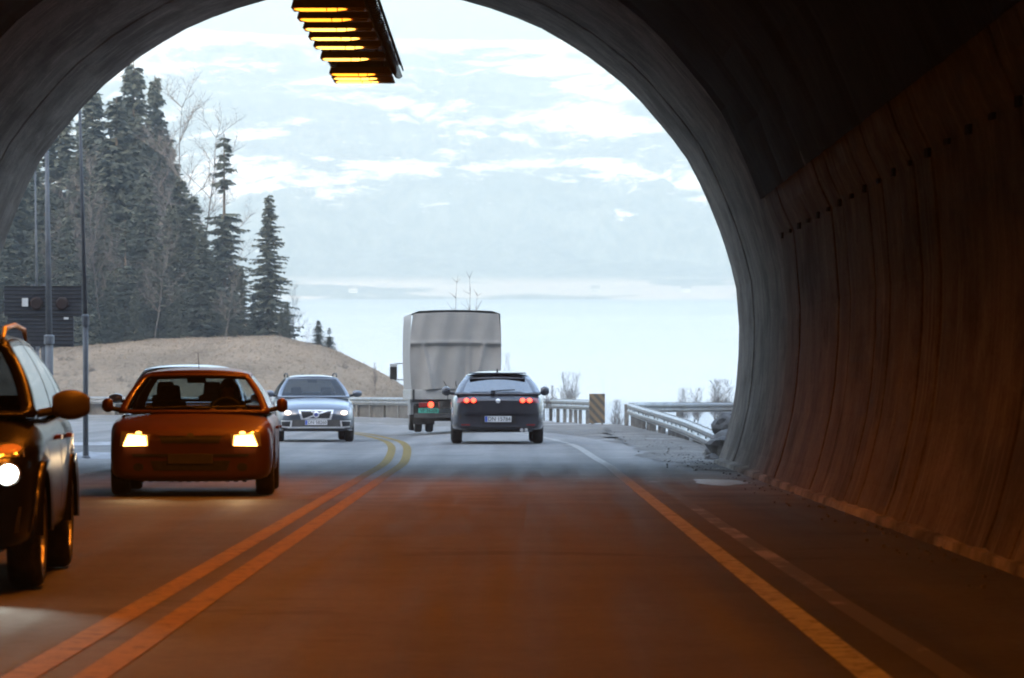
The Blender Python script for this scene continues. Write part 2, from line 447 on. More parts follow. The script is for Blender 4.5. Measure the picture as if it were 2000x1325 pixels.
# ground under the tunnel floor
o = MB().grid([[(x, y, -G * y - .03) for x in (-12, 8)] for y in (-82, 60)]).build('tunnel_ground', GRAV, fix=False); tag(o, kind='structure')
o = MB().grid([[(x, y, -12) for x in (-1500, -400, 0, 400, 1500)] for y in (70, 300, 1500, 3080)]).build('water', WATER, fix=False); tag(o, kind='structure')
# far shore and mountain
from mathutils import noise as mn
def mz(x, y):
    d = y - 3000
    shore = -14 + 7 * sm(d / 60) + 9 * sm((d - 60) / 160)
    ridge = 292 - .018 * (x + 250) + 10 * mn.noise(Vector((x * .004, 3, 0))) + 5 * mn.noise(Vector((x * .02, 9, 0)))
    t = max(0, min(1, (d - 170) / 1350))
    z = shore + (ridge - 4) * (t ** 1.08)
    z += (34 * mn.noise(Vector((x * .0035, y * .0035, 1))) + 20 * mn.noise(Vector((x * .012, y * .010, 5))) + 11 * mn.noise(Vector((x * .04, y * .03, 8)))) * sm(t * 5) * (1 - .8 * sm((t - .8) * 5))
    if d > 1520: z = ridge - (d - 1520) * .03
    return z
b_ = MB(); b_.grid([[(x, y, mz(x, y)) for x in range(-1300, 1301, 14)] for y in list(range(3000, 3220, 8)) + list(range(3220, 4620, 14)) + [4700, 4900]])
o = b_.build('mountain', MOUNT, smooth=True, fix=False); tag(o, kind='structure')

# ------------------------------------------------------------------ tunnel
XC = -2.5
PROF = [(5.97, 0), (6.08, .3), (6.16, .6), (6.24, .95), (6.29, 1.3), (6.33, 1.8), (6.34, 2.3), (6.29, 2.95), (6.2, 3.33), (6.1, 3.66), (6.02, 3.9), (5.84, 4.35), (5.66, 4.75), (5.46, 5.13), (5.22, 5.46), (4.98, 5.75), (4.68, 6.1), (4.38, 6.4), (4.08, 6.64), (3.78, 6.87), (3.4, 7.11), (3.0, 7.34), (2.58, 7.52), (2.14, 7.68), (1.62, 7.83), (1.1, 7.92), (.55, 7.98), (0, 8.0)]
def pnorm(i, P):
    a = Vector(P[max(i - 1, 0)]); b = Vector(P[min(i + 1, len(P) - 1)]); d = (b - a).normalized()
    return Vector((d.y, -d.x))    # outward for the right half
tun = empty('road_tunnel', (0, 65, rz_(65)))
tag(tun, 'long dark concrete road tunnel with arched mouth open to the fjord', 'tunnel')
def TP(p, off, y, sgn, i, P):
    n = pnorm(i, P); return (XC + sgn * (p[0] + n.x * off), y - 65, p[1] + n.y * off + rz_(y) - rz_(65))
FULL = [(p, 1, i) for i, p in enumerate(PROF)] + [(p, -1, i) for i, p in reversed(list(enumerate(PROF[:-1])))]
# portal ring: thick cast concrete, with formwork seams
ys = [53.0]; 
segs = [(53.0, 56.9), (56.9, 60.9), (60.9, 65.0)]
b_ = MB()
for k, (a, c) in enumerate(segs):
    off = .015 * (k % 2)
    ring = []
    for y, o1 in ((a, off + .02), (a + .03, off), (c - .03, off), (c, off + (.02 if k < 2 else 0.02))):
        ring.append([TP(p, o1, y, s, i, PROF) for p, s, i in FULL])
    ring.append([TP(p, .55, c, s, i, PROF) for p, s, i in FULL])
    ring.append([TP(p, .55, a, s, i, PROF) for p, s, i in FULL])
    b_.grid(ring)
b_.build('portal_ring', PORTM, tun, fix=False)
# side walls of precast panels
def side_wall(s):
    idx = [i for i, p in enumerate(PROF) if p[1] <= 4.4]
    PR = [PROF[i] for i in idx]
    b = MB(); r2 = random.Random(5 + s); y = -80.0; rows = []; 
    while y < 52.9:
        wdt = 1.5 if y > -10 else 6
        o0 = -.05 + r2.uniform(-.012, .012)
        for yy, oo in ((y, -.035), (y + .02, o0), (y + wdt * .5, o0 - .012), (y + wdt - .04, o0 + r2.uniform(-.01, .01)), (y + wdt - .02, -.035)):
            rows.append([TP(p, oo + (.05 if abs(p[1] - 3.33) < .01 else 0), min(yy, 52.95), s, i, PROF) for i, p in zip(idx, PR)])
        y += wdt
    b.grid(rows); return b.build('side_wall', WALLM, tun, fix=False)
for s in (1, -1): side_wall(s)
# brackets along the horizontal joint: little dark clamps
b_ = MB()
for s in (1, -1):
    y = 5.0
    while y < 52:
        for dz, sz in ((0, .16), ):
            i = 8; p = TP(PROF[i], -.08, y, s, i, PROF); b_ = MB(); b_.box(p, (.03, .16 + .2 * ((int(y * 7) % 5) / 5), .05 + .03 * (int(y * 3) % 3))); b_.build('panel_clamp', mat('rusty_clamp', (.02, .015, .012), .95, spec=.05), tun)
        y += 1.5
# ceiling
b_ = MB(); rows = []
y = -80.0; k = 0
CI = [i for i, p in enumerate(PROF) if p[1] >= 3.89]
CFULL = [(PROF[i], 1, i) for i in CI] + [(PROF[i], -1, i) for i in reversed(CI[:-1])]
r3 = random.Random(2)
while y <= 52.96:
    rows.append([TP(p, -.10 + .05 * mn.noise(Vector((i * .8 * s, y * .5, 2))) + (.03 if k % 6 == 0 else 0), y, s, i, PROF) for p, s, i in CFULL])
    y += .6 if y > 0 else 5; k += 1
rows.append([TP(p, -.10, 52.97, s, i, PROF) for p, s, i in CFULL]); rows.append([TP(p, .4, 52.98, s, i, PROF) for p, s, i in CFULL])
b_.grid(rows); b_.build('ceiling', CEILM, tun, fix=False, smooth=False)
# plinth: rough pale concrete foot along the walls
EFF = mat('efflorescence_concrete', (.09, .08, .07), .95, noise=(.42, .39, .35), scale=1.6, stretch=(1, .5, 1), bump=.5, bscale=18, spec=.06)
for s in (1, -1):
    b_ = MB(); rows = []; y = -20
    while y < 64.6:
        j = .02 * mn.noise(Vector((y * 1.3, s, 0))); x0 = XC + s * (5.99 - .10 - j); z = rz_(y) - rz_(65)
        rows.append([(x0 - s * .02, y - 65, z - .02), (x0, y - 65, z + .07 + j), (x0 + s * .14, y - 65, z + .10 + j)])
        y += .35
    b_.grid(rows); b_.build('plinth', EFF, tun, fix=False)
b_ = MB(); c = [TP(p, .2, -79.9, s, i, PROF) for p, s, i in FULL]; b_.add(c, [tuple(range(len(c)))]); b_.build('added_end_cap', CEILM, tun, fix=False)  # unseen cap added behind the camera to stop outside light leaking in
# ground over the tunnel
# the wooded mountain the tunnel runs through; it keeps the road, the bend and the forest in shade
OUT = [(XC + sg * (p[0] + pnorm(i, PROF).x * .6), p[1] + pnorm(i, PROF).y * .6) for i, p in enumerate(PROF) for sg in (1,)]
def arch_z(x):
    a = abs(x - XC)
    if a > 6.96: return -1.5
    return interp(-a, [-(q[0] - XC) for q in OUT if q[1] > 2.2] , [q[1] for q in OUT if q[1] > 2.2]) + .25
hx = [-900, -500, -300, -180, -100, -60, -35, -20, -13, -10, XC - 6.97] + [XC - 6.95 + 13.9 * k / 24 for k in range(25)] + [XC + 6.97, 6, 9, 15, 25, 45, 90, 160, 300, 500, 900]
hy = [64.4, 63.5, 61, 56, 48, 36, 20, 0, -30, -80, -150, -240, -330, -420, -560, -600]
rows = []
for y in hy:
    row = []
    for x in hx:
        d = 64.4 - y
        z = arch_z(x) + rz_(64) * (1 - sm(d / 80))
        out = max(0, abs(x - XC) - 7)
        h = 240 * (1 - math.exp(-d / 190)) * (1 if d < 480 else max(0, 1 - (d - 480) / 150)) * (1 - .35 * sm(abs(x) / 900))
        if d > 3: z = max(z, lerp(z, 9.5, sm((d - 3) / 8)))
        z += h + (14 * mn.noise(Vector((x * .012, y * .012, 3))) * sm(d / 60))
        if d == 0: z = arch_z(x) + rz_(64)
        row.append((x, y, z))
    rows.append(row)
o = MB().grid(rows).build('mountainside', mat('wooded_mountainside', (.10, .10, .095), .95, noise=(.50, .50, .51), scale=.05, bump=.4, bscale=.5), fix=False, smooth=True); tag(o, kind='structure')

# ------------------------------------------------------------------ cable tray and luminaires
LAMPZ = 5.5; LX = -2.05
TRAYM = mat('sooty_tray_steel', (.045, .035, .028), .6, .4, noise=(.08, .06, .045), scale=7)
CABM = mat('cable_sheath', (.02, .02, .03), .4, scale=5)
tr = empty('cable_tray', (LX, 54, rz_(54) + LAMPZ)); tag(tr, 'perforated cable tray hung from the tunnel ceiling above the road', 'cable tray')
b_ = MB(); rows = []
n = 0; y = 8.0
while y < 54:
    zz = rz_(y) - rz_(54) + .18
    b_.box((0, y - 54 + .1, zz), (.86, .13, .02))
    y += .2
b_.box((-.42, -23, -(-23) * -0 + G * 23 + .22), (.025, 46, .09), rx=-math.atan(G)); b_.box((.42, -23, G * 23 + .22), (.025, 46, .09), rx=-math.atan(G))
b_.box((-.14, -23, G * 23 + .2), (.05, 46, .012), rx=-math.atan(G)); b_.box((.14, -23, G * 23 + .2), (.05, 46, .012), rx=-math.atan(G))
b_.build('tray_ladder', TRAYM, tr)
r3 = random.Random(11)
for q, (cx, cr) in enumerate(((.40, .022), (.435, .026), (.36, .02), (.30, .02), (-.30, .02), (-.2, .025), (0, .02), (.12, .02))):
    b_ = MB(); pts = []; yy = -46.0
    while yy < 0:
        pts.append((cx + r3.uniform(-.012, .012), yy, -G * yy * 1 + .27 + r3.uniform(-.012, .015) + (.05 if q == 1 and int(yy * 2) % 3 == 0 else 0))); yy += .33
    b_.tube(pts, cr, 5); b_.build('cable', CABM, tr)
b_ = MB(); yy = -45.6
while yy < 0:
    zz = -G * yy
    b_.tube([(.45 + .07 * math.cos(t_), yy + .05 * t_ / 3, zz + .22 + .10 * math.sin(t_)) for t_ in [q * .7 for q in range(9)]], .011, 5); b_.box((-.445, yy + .1, zz + .22), (.02, .04, .07))
    yy += .30
b_.build('cable_clips', CABM, tr)
for yy in (-44, -38, -32, -26, -20, -14):
    b_ = MB(); zz = -G * yy; b_.tube([(-.38, yy, zz + .22), (-.38, yy, zz + 2.42)], .012, 6); b_.tube([(.38, yy, zz + .22), (.38, yy, zz + 2.42)], .012, 6)
    b_.build('hanger', TRAYM, tr)
SOD = mat('sodium_lamp_glow', (1, .5, .1), .4, emis=(1, .29, .018), es=.5)
SODB = mat('bright_sodium_lamp_glow', (1, .6, .2), .4, emis=(1, .47, .075), es=.7)
HOUS = mat('lamp_housing', (.22, .16, .12), .7, .0, noise=(.30, .22, .17), scale=9)
def luminaire():
    r = empty('tunnel_lamp')
    b = MB(); b.box((0, 0, .055), (.84, .62, .09), taper=.94); b.box((0, -.20, .02), (.80, .05, .07)); b.build('housing', HOUS, r, bevel=.008)
    b = MB(); pr = []
    for i in range(17):
        t = i / 16; x = -.38 + .58 * t; h = .036 * (math.sin(math.pi * min(1, t * 1.12 + .02)) ** .45 if t < .86 else math.sin(math.pi * (t * 1.12)) ** 1.0 if t < .89 else .25 * (1 - t) / .11 + .02)
        h = .036 * max(.05, min(1, t / .12)) * max(.04, min(1, (1 - t) / .22)) ** .8
        pr.append([(x, -.245, .005 - h * .55), (x, -.275, .004), (x, -.245, .005 + h * .55)])
    for i in range(17):
        x = pr[i][0][0]; h = (pr[i][2][2] - pr[i][0][2])
        pr[i] = [(x, -.226, .002 - h / 2 - .004), (x, -.25, .002 - h / 2), (x, -.26, .002), (x, -.25, .002 + h / 2), (x, -.226, .002 + h / 2)]
    b.grid(pr); b.build('lens', SOD, r)
    for cx_ in (-.02, .10): b = MB(); b.box((cx_, -.262, .0), (.011, .012, .042)); b.build('lens_clip', BLACKP, r)
    for cx_ in (-.3, .3): b = MB(); b.box((cx_, 0, .14), (.03, .12, .10)); b.build('bracket', TRAYM, r)
    return r
lamp_ys = [43.2, 44.4, 45.6, 46.8, 48.0, 49.7, 52.1, 52.8, 53.4]
near_ys = [9, 14, 18, 22, 26, 30, 34, 38, 41]
proto = luminaire()
LAB = ['first lamp from the top edge of the photo, amber', 'second lamp counted down from the top edge of the photo', 'third lamp down, bright yellow strip, on the cable tray', 'fourth lamp down, bright yellow strip, on the cable tray',
       'fifth lamp down, above the wide gap in the row', 'lit lamp alone between the two gaps of the row', 'orange dimmer lamp, uppermost of the three at the tray end', 'middle lamp of the close three at the tray end', 'last lamp at the very end of the tray towards daylight']
for i, y in enumerate(near_ys + lamp_ys):
    o = proto if i == 0 else copy_tree(proto)
    o.location = (LX, y, rz_(y) + LAMPZ)
    vis = i >= len(near_ys)
    if not vis: tag(o, 'lit lamp of the ceiling row nearer than the top edge of the photo', 'tunnel lamp', 'lamps under the tunnel cable tray')
    else: tag(o, LAB[i - len(near_ys)], 'tunnel lamp', 'lamps under the tunnel cable tray')
    if y in (45.6, 46.8, 48.0, 49.7, 52.8, 53.4):
        for c in kids(o):
            if c.name.startswith('lens') and 'clip' not in c.name:
                c.data = c.data.copy(); c.data.materials[0] = SODB
LAMPW = 11.5
for y in near_ys + [44.5, 47.5, 51.5]:
    L = bpy.data.lights.new('lamp_light', 'AREA'); L.shape = 'RECTANGLE'; L.size = .6; L.size_y = .25; L.energy = LAMPW * (1 if y < 40 else .8); L.color = (1, .25, .016); L.spread = R(130)
    lo = bpy.data.objects.new('lamp_light', L); COL.objects.link(lo); lo.location = (LX, y, rz_(y) + LAMPZ - .06)

# ------------------------------------------------------------------ cars
def wheel(r, wd, parent, x, y, z):
    t = MB(); h = wd / 2
    t.lathe([(-h, r * .66), (-h, r * .9), (-h + .02, r * .97), (-h + .045, r), (0, r * 1.005), (h - .045, r), (h - .02, r * .97), (h, r * .9), (h, r * .66), (-h, r * .66)], 32)
    ty = t.build('wheel', RUBBER, parent, smooth=True); ty.location = (x, y, z)
    s = 1 if x > 0 else -1
    b = MB(); b.lathe([(s * (h - .03), r * .66), (s * (h - .005), r * .66), (s * (h - .01), r * .60), (s * (h - .06), r * .57)], 28)
    for k in range(5):
        a = 2 * math.pi * k / 5 + .3
        b.box((s * (h - .035), r * .33 * math.cos(a), r * .33 * math.sin(a)), (.03, r * .62, .07), rx=a)
    b.lathe([(s * (h - .02), .0), (s * (h - .02), r * .14), (s * (h - .06), r * .16)], 16)
    b.build('rim', RIM, ty)
    b = MB(); b.lathe([(s * (h - .08), 0), (s * (h - .08), r * .66)], 20); b.build('brake_disc', BLACKP, ty)
    return ty

class Car:
    """body loft from keyed stations; front end towards -y"""
    def __init__(s, name, paint, L, W, H, keys, cab, wy, wr=.31, tilt=True, hidefront=False, glass=None, rear_glass=None):
        s.L, s.W, s.H = L, W, H; s.root = empty(name); s.paint = paint; s.glass = glass or GLASS
        s.bx = W / 2
        ks = keys
        def key(y, c): return interp(y, [k[0] for k in ks], [k[c] for k in ks])
        ys = []
        y = -L / 2
        for e in (0, .02, .06, .12, .2): ys.append(y + e)
        while ys[-1] < L / 2 - .26: ys.append(ys[-1] + .075)
        for e in (.2, .12, .06, .02, 0): ys.append(L / 2 - e)
        rows = []; Ra = wr + .055
        for y in ys:
            w_, zl, zs, zt = key(y, 1), key(y, 2), key(y, 3), key(y, 4)
            za = zl
            for yc in wy:
                if abs(y - yc) < Ra: za = max(za, wr + math.sqrt(Ra * Ra - (y - yc) ** 2))
            arch = za > zl + .001
            zm = lerp(za, zs, .5)
            zin = za if arch else zl
            # half profile
            hp = [(0, zin if arch else zl), (w_ * .55, zin), (w_ * .90, zin + (0 if arch else .02)), (w_ * .985, za + (.0 if arch else .07)), (w_ * (1.0 if arch else 1.0), lerp(za, zs, .35)), (w_, lerp(za, zs, .6)), (w_ * .985, lerp(za, zs, .85)), (w_ * .94, zs), (w_ * .84, lerp(zs, zt, .45)), (w_ * .5, lerp(zs, zt, .88)), (0, zt)]
            rows.append((y, hp))
        b = MB(); P = []
        for y, hp in rows:
            ring = [(x, y, z) for x, z in hp] + [(-x, y, z) for x, z in reversed(hp[1:-1])]
            P.append(ring)
        n = len(P[0]); vs = [p for r in P for p in r]; fs = []
        y0c, y1c = cab['y1'] + .02, cab['y4'] - .02
        for j in range(len(P) - 1):
            ym = (P[j][0][1] + P[j + 1][0][1]) / 2
            for i in range(n):
                i2 = (i + 1) % n
                top = i in (8, 9, 10, 11)
                if top and y0c < ym < y1c: continue
                fs.append((j * n + i, j * n + i2, (j + 1) * n + i2, (j + 1) * n + i))
        # end caps as strips
        for j, fl in ((0, 1), (len(P) - 1, 0)):
            for i in range(0, 10):
                a, b2 = j * n + i, j * n + (i + 1); a2, b3 = j * n + (n - i) % n, j * n + (n - i - 1) % n
                q = [a, b2, b3, a2]; q = [q[k] for k in range(4) if q[k] not in q[:k]]
                if len(q) > 2: fs.append(tuple(q if fl else q[::-1]))
        b.add(vs, fs); me = b.mesh('body')
        bm = bmesh.new(); bm.from_mesh(me); bmesh.ops.recalc_face_normals(bm, faces=bm.faces); bm.to_mesh(me); bm.free()
        o = link('body', me, paint, s.root, smooth=True)
        md = o.modifiers.new('s', 'SUBSURF'); md.levels = md.render_levels = 1
        bpy.context.view_layer.update()
        dg = bpy.context.evaluated_depsgraph_get(); me2 = bpy.data.meshes.new_from_object(o.evaluated_get(dg)); o.modifiers.clear(); o.data = me2
        for p in me2.polygons: p.use_smooth = True
        s.body = o
        bm = bmesh.new(); bm.from_mesh(me2); s.bvh = BVHTree.FromBMesh(bm); bm.free()
        s.cab = cab; s.cabin(); s.wy = wy; s.wr = wr
        for yc in wy:
            for sg in (1, -1): wheel(wr, .21, s.root, sg * (W / 2 - .115), yc, wr)
        b = MB(); b.box((0, 0, .30), (W - .5, L - .9, .12)); b.box((0, -L / 2 + .35, .36), (W - .75, .3, .2)); b.build('underbody', BLACKP, s.root)
        b = MB()   # liners that close the wheel housings behind the tyres
        for yc in wy: b.box((0, yc, .36), (W - .52, .5, .22))
        b.build('axle', BLACKP, s.root)
    def cabin(s):
        c = s.cab; B = .035
        def hw(v): return lerp(c['wb'], c['wr'], v) + B * math.sin(math.pi * v)
        def zz(v, z0, z1): return lerp(z0, z1, v)
        z1, z4, zr1, zr2 = c['z1'], c['z4'], c['zr1'], c['zr2']
        def front(a, v, o=0):   # a -1..1
            bow = .10 * (1 - a * a) * (1 - .5 * v)
            return (a * hw(v), lerp(c['y1'], c['y2'], v) - bow, lerp(z1, zr1, v) + .02 * (1 - a * a) * v)
        def rear(a, v, o=0):
            bow = .06 * (1 - a * a)
            return (a * hw(v), lerp(c['y4'], c['y3'], v) + bow, lerp(z4, zr2, v) + .02 * (1 - a * a) * v)
        def side(sg):
            def f(u, v):
                y = lerp(lerp(c['y1'], c['y4'], u), lerp(c['y2'], c['y3'], u), v)
                z = lerp(lerp(z1, z4, u) , lerp(zr1, zr2, u) + .03 * math.sin(math.pi * u), v)
                return (sg * hw(v), y, z)
            return f
        def roof(a, u):
            crown = .045 * (1 - a ** 4) + 0
            w_ = hw(1)
            return (a * w_, lerp(c['y2'], c['y3'], u) - .05 * (1 - a * a) * (1 - u) + .06 * (1 - a * a) * u, lerp(zr1, zr2, u) + .03 * math.sin(math.pi * u) + .02 * (1 - a * a) + crown * math.sin(math.pi * (.15 + .7 * u)) * .9)
        frame = MB()
        def patch(f, us, vs, wins, gname, gmat):
            us = sorted(set([round(x, 4) for x in us])); vs = sorted(set([round(x, 4) for x in vs]))
            for (a0, a1, b0, b1) in wins: us += [a0, a1]; vs += [b0, b1]
            us = sorted(set([round(x, 4) for x in us])); vs = sorted(set([round(x, 4) for x in vs]))
            P = [[f(u, v) for u in us] for v in vs]; nu = len(us); k = len(frame.v)
            fr = []; gl = {i: [] for i in range(len(wins))}
            for j in range(len(vs) - 1):
                for i in range(nu - 1):
                    uc, vc = (us[i] + us[i + 1]) / 2, (vs[j] + vs[j + 1]) / 2
                    q = (j * nu + i, j * nu + i + 1, (j + 1) * nu + i + 1, (j + 1) * nu + i)
                    hit = None
                    for wi, (a0, a1, b0, b1) in enumerate(wins):
                        sl_ = .0
                        if a0 < uc < a1 and b0 < vc < b1: hit = wi
                    (fr if hit is None else gl[hit]).append(q)
            frame.add([p for r in P for p in r], fr)
            for wi, fs in gl.items():
                g = MB(); used = sorted(set(i for q in fs for i in q)); mp = {u: k2 for k2, u in enumerate(used)}
                flat = [p for r in P for p in r]
                g.add([flat[i] for i in used], [tuple(mp[i] for i in q) for q in fs]); g.build(gname, gmat, s.root, smooth=True, fix=False)
        lin = lambda a, b, n: [a + (b - a) * i / n for i in range(n + 1)]
        patch(front, lin(-1, 1, 12), lin(0, 1, 8), [(-.9, .9, c.get('wf0', .05), c.get('wf1', .93))], 'windscreen', s.glass)
        patch(rear, lin(-1, 1, 12), lin(0, 1, 8), [(-c.get('rw', .84), c.get('rw', .84), c.get('wr0', .22), c.get('wr1', .90))], 'rear_window', c.get('rg', s.glass))
        for sg in (1, -1):
            patch(side(sg), lin(0, 1, 14), lin(0, 1, 8), [(.06, .46, .06, .90), (.50, .78, .06, .90)] + ([(.81, .95, .08, .88)] if c.get('third') else []), 'side_window', DGLASS if c.get('dark') else s.glass)
        patch(roof, lin(-1, 1, 12), lin(0, 1, 10), [], '', None)
        me = frame.mesh('cabin_frame'); bm = bmesh.new(); bm.from_mesh(me); bmesh.ops.remove_doubles(bm, verts=bm.verts, dist=.004); bmesh.ops.recalc_face_normals(bm, faces=bm.faces); bm.to_mesh(me); bm.free()
        o = link('cabin_frame', me, s.paint, s.root, smooth=True)
        md = o.modifiers.new('t', 'SOLIDIFY'); md.thickness = .03; md.offset = -1
        s.hw = hw; s.rooff = roof; s.sidef = side
        s.frame = o
    def interior(s, seats=True):
        c = s.cab; zb = c['z1'] - .03; w_ = c['wb'] - .06
        b = MB(); b.box((0, (c['y1'] + c['y4']) / 2, .34), (w_ * 2, c['y4'] - c['y1'] - .1, .06))
        for sg in (1, -1): b.box((sg * w_, (c['y1'] + c['y4']) / 2, (zb + .34) / 2), (.05, c['y4'] - c['y1'] - .1, zb - .36))
        b.box((0, c['y1'] + .28, zb - .18), (w_ * 2 - .06, .50, .32)); b.box((0, c['y4'] - .22, zb - .24), (w_ * 2 - .06, .40, .40))
        b.box((.36, c['y1'] + .42, zb + .0), (.34, .2, .08))
        b.build('dashboard', INTER, s.root, bevel=.02)
        if not seats: return
        ys = c['y1'] + 1.25
        for sx in (.36, -.36):
            b = MB(); b.box((sx, ys - .2, .52), (.5, .5, .16)); b.box((sx, ys + .10, .82), (.48, .13, .56), rx=-.2, taper=.86); 
            st = b.build('seat', FABR, s.root, bevel=.03)
            b = MB(); b.box((sx, ys + .20, 1.19), (.29, .09, .20), taper=.85); b.tube([(sx - .06, ys + .18, 1.05), (sx - .06, ys + .19, 1.12)], .008, 6); b.tube([(sx + .06, ys + .18, 1.05), (sx + .06, ys + .19, 1.12)], .008, 6)
            b.build('headrest', FABR, st, bevel=.03)
        b = MB(); b.box((0, ys + .75, .55), (1.2, .5, .16)); b.box((0, ys + 1.08, .78), (1.2, .14, .5), rx=-.2); rb = b.build('rear_bench', FABR, s.root, bevel=.03)
        for sx in (.38, -.38):
            b = MB(); b.box((sx, ys + 1.17, 1.08), (.25, .08, .14), taper=.85); b.build('headrest', FABR, rb, bevel=.025)
        # steering wheel and inner mirror
        b = MB(); cpt = Vector((.36, c['y1'] + .62, c['z1'] + .0)); pts = []
        for k in range(21):
            a = 2 * math.pi * k / 20; pts.append(cpt + Vector((.18 * math.cos(a), .07 * math.sin(a), .165 * math.sin(a))))
        b.tube(pts, .014, 6, cap=False); b.box(cpt, (.30, .02, .05)); b.box(cpt - Vector((0, 0, .07)), (.05, .02, .14)); b.build('steering_wheel', BLACKP, s.root)
        b = MB(); yy = lerp(c['y1'], c['y2'], .85) + .1; zz = lerp(c['z1'], c['zr1'], .84); b.box((0, yy, zz), (.23, .04, .07)); b.tube([(0, yy, zz), (0, yy - .04, zz + .09)], .012, 6); b.build('inner_mirror', BLACKP, s.root, bevel=.01)
    def cast(s, side, h, z):
        if side in ('front', 'rear'):
            d = 1 if side == 'front' else -1
            hit = s.bvh.ray_cast(Vector((h, -d * 9, z)), Vector((0, d, 0)))
            return (hit[0], Vector((0, -d, 0))) if hit[0] else (Vector((h, -d * s.L / 2, z)), Vector((0, -d, 0)))
        d = -1 if side == 'plus' else 1
        hit = s.bvh.ray_cast(Vector((-d * 5, h, z)), Vector((d, 0, 0)))
        return (hit[0], Vector((-d, 0, 0))) if hit[0] else (Vector((-d * s.W / 2, h, z)), Vector((-d, 0, 0)))
    def decal(s, name, side, shape, m, off=.008, parent=None, n=(10, 5), back=.03):
        """shape: 4 corners (h,z) bl, br, tr, tl or ('disc', h, z, rx, rz)"""
        nx, nz = n; P = []
        for j in range(nz + 1):
            row = []
            for i in range(nx + 1):
                a, b = i / nx, j / nz
                if shape[0] == 'disc':
                    u, v = a * 2 - 1, b * 2 - 1; hx = shape[1] + shape[3] * u * math.sqrt(1 - v * v / 2); z = shape[2] + shape[4] * v * math.sqrt(1 - u * u / 2)
                else:
                    bl, br, tr_, tl = [Vector(p) for p in shape]; q = bl.lerp(br, a).lerp(tl.lerp(tr_, a), b); hx, z = q
                hit, nn = s.cast(side, hx, z); row.append(hit + nn * off)
            P.append(row)
        b_ = MB(); b_.grid(P)
        edge = P[0][:] + [r[-1] for r in P[1:]] + P[-1][-2::-1] + [r[0] for r in P[-2:0:-1]]
        k = len(b_.v); m_ = len(edge)
        b_.add(edge + [Vector(e) - nn * (off + back) for e in edge], [(i, (i + 1) % m_, m_ + (i + 1) % m_, m_ + i) for i in range(m_)])
        return b_.build(name, m, parent or s.root, smooth=False)
    def sym(s, name, side, shape, m, **k):
        out = []
        for sg in (1, -1):
            sh = ('disc', shape[1] * sg, *shape[2:]) if shape[0] == 'disc' else ([(sg * p[0], p[1]) for p in shape] if sg > 0 else [(-shape[1][0], shape[1][1]), (-shape[0][0], shape[0][1]), (-shape[3][0], shape[3][1]), (-shape[2][0], shape[2][1])])
            out.append(s.decal(name, side, sh, m, **k))
        return out
    def mirror(s, m, z=None, y=None, w_=.2, h=.14):
        c = s.cab; z = z or c['z1'] + .06; y = y if y is not None else c['y1'] + .28
        for sg in (1, -1):
            b = MB(); x0 = c['wb'] + .02
            P = []
            for k in range(9):
                t = k / 8; x = x0 + .06 + w_ * t; f = math.sin(math.pi * min(1, max(0, .12 + .80 * t))) ** .5
                ring = []
                for q in range(12):
                    a = 2 * math.pi * q / 12; ca, sa = math.cos(a), math.sin(a)
                    ring.append((sg * x, y + .075 * f * (abs(ca) ** .7) * (1 if ca > 0 else -1), z + h / 2 * f * (abs(sa) ** .7) * (1 if sa > 0 else -1)))
                ring.append(ring[0]); P.append(ring)
            b.grid(P); b.add(P[0][:-1], [tuple(range(12))]); b.add(P[-1][:-1], [tuple(range(12))])
            o = b.build('mirror', m, s.root, smooth=True)
            b = MB(); b.tube([(sg * (x0 - .04), y - .01, z - .06), (sg * (x0 + .10), y, z - .03)], .028, 8); b.build('mirror_arm', BLACKP, o)
    def seams(s, ys, z0, z1):
        for side in ('plus', 'minus'):
            for y in ys: s.decal('door_seam', side, [(y - .004, z0), (y + .004, z0), (y + .004, z1), (y - .004, z1)], BLACKP, off=.002, n=(1, 10), back=.004)
    def handles(s, ys, z, m):
        for side, sg in (('plus', 1), ('minus', -1)):
            for y in ys:
                hit, nn = s.cast(side, y, z); b = MB(); b.box((hit.x + sg * .028, y, z), (.022, .19, .03)); b.box((hit.x + sg * .012, y - .08, z), (.03, .03, .03)); b.box((hit.x + sg * .012, y + .08, z), (.03, .03, .03)); b.build('door_handle', m, s.root, bevel=.005)
    def place(s, x, y, yaw):
        q = Quaternion((1, 0, 0), -math.atan(G)) @ Quaternion((0, 0, 1), yaw)
        s.root.location = (x, y, rd(x, y) + .006); s.root.rotation_mode = 'XYZ'; s.root.rotation_euler = q.to_euler('XYZ')

def text_mesh(txt, name, size, m, parent, loc, rot, ext=.002, align='CENTER', sx=1):
    cu = bpy.data.curves.new(name, 'FONT'); cu.body = txt; cu.size = size; cu.extrude = ext; cu.align_x = align; cu.align_y = 'CENTER'
    to = bpy.data.objects.new(name, cu); COL.objects.link(to); bpy.context.view_layer.update()
    me = bpy.data.meshes.new_from_object(to.evaluated_get(bpy.context.evaluated_depsgraph_get())); bpy.data.objects.remove(to)
    for v in me.vertices: v.co.x *= sx
    o = link(name, me, m, parent); o.location = loc; o.rotation_euler = rot; return o
DIRTYP = mat('dirty_plate', (.05, .046, .042), .8)
def number_plate(parent, loc, txt, rot, base=PLATE, blue=True, w_=.52, h=.115):
    if not txt: base = DIRTYP; blue = False
    b = MB(); b.box((0, 0, 0), (w_, .012, h)); p = b.build('number_plate', base, parent, bevel=.003); p.location = loc; p.rotation_euler = rot
    if blue:
        b = MB(); b.box((-w_ / 2 + .028, -.008, 0), (.046, .006, h - .012)); b.build('blue_band', PBLUE, p)
    if txt: text_mesh(txt, 'lettering', h * .98, INK, p, (.022 if blue else 0, -.0085, -.002), (R(90), 0, 0), sx=.92)
    return p

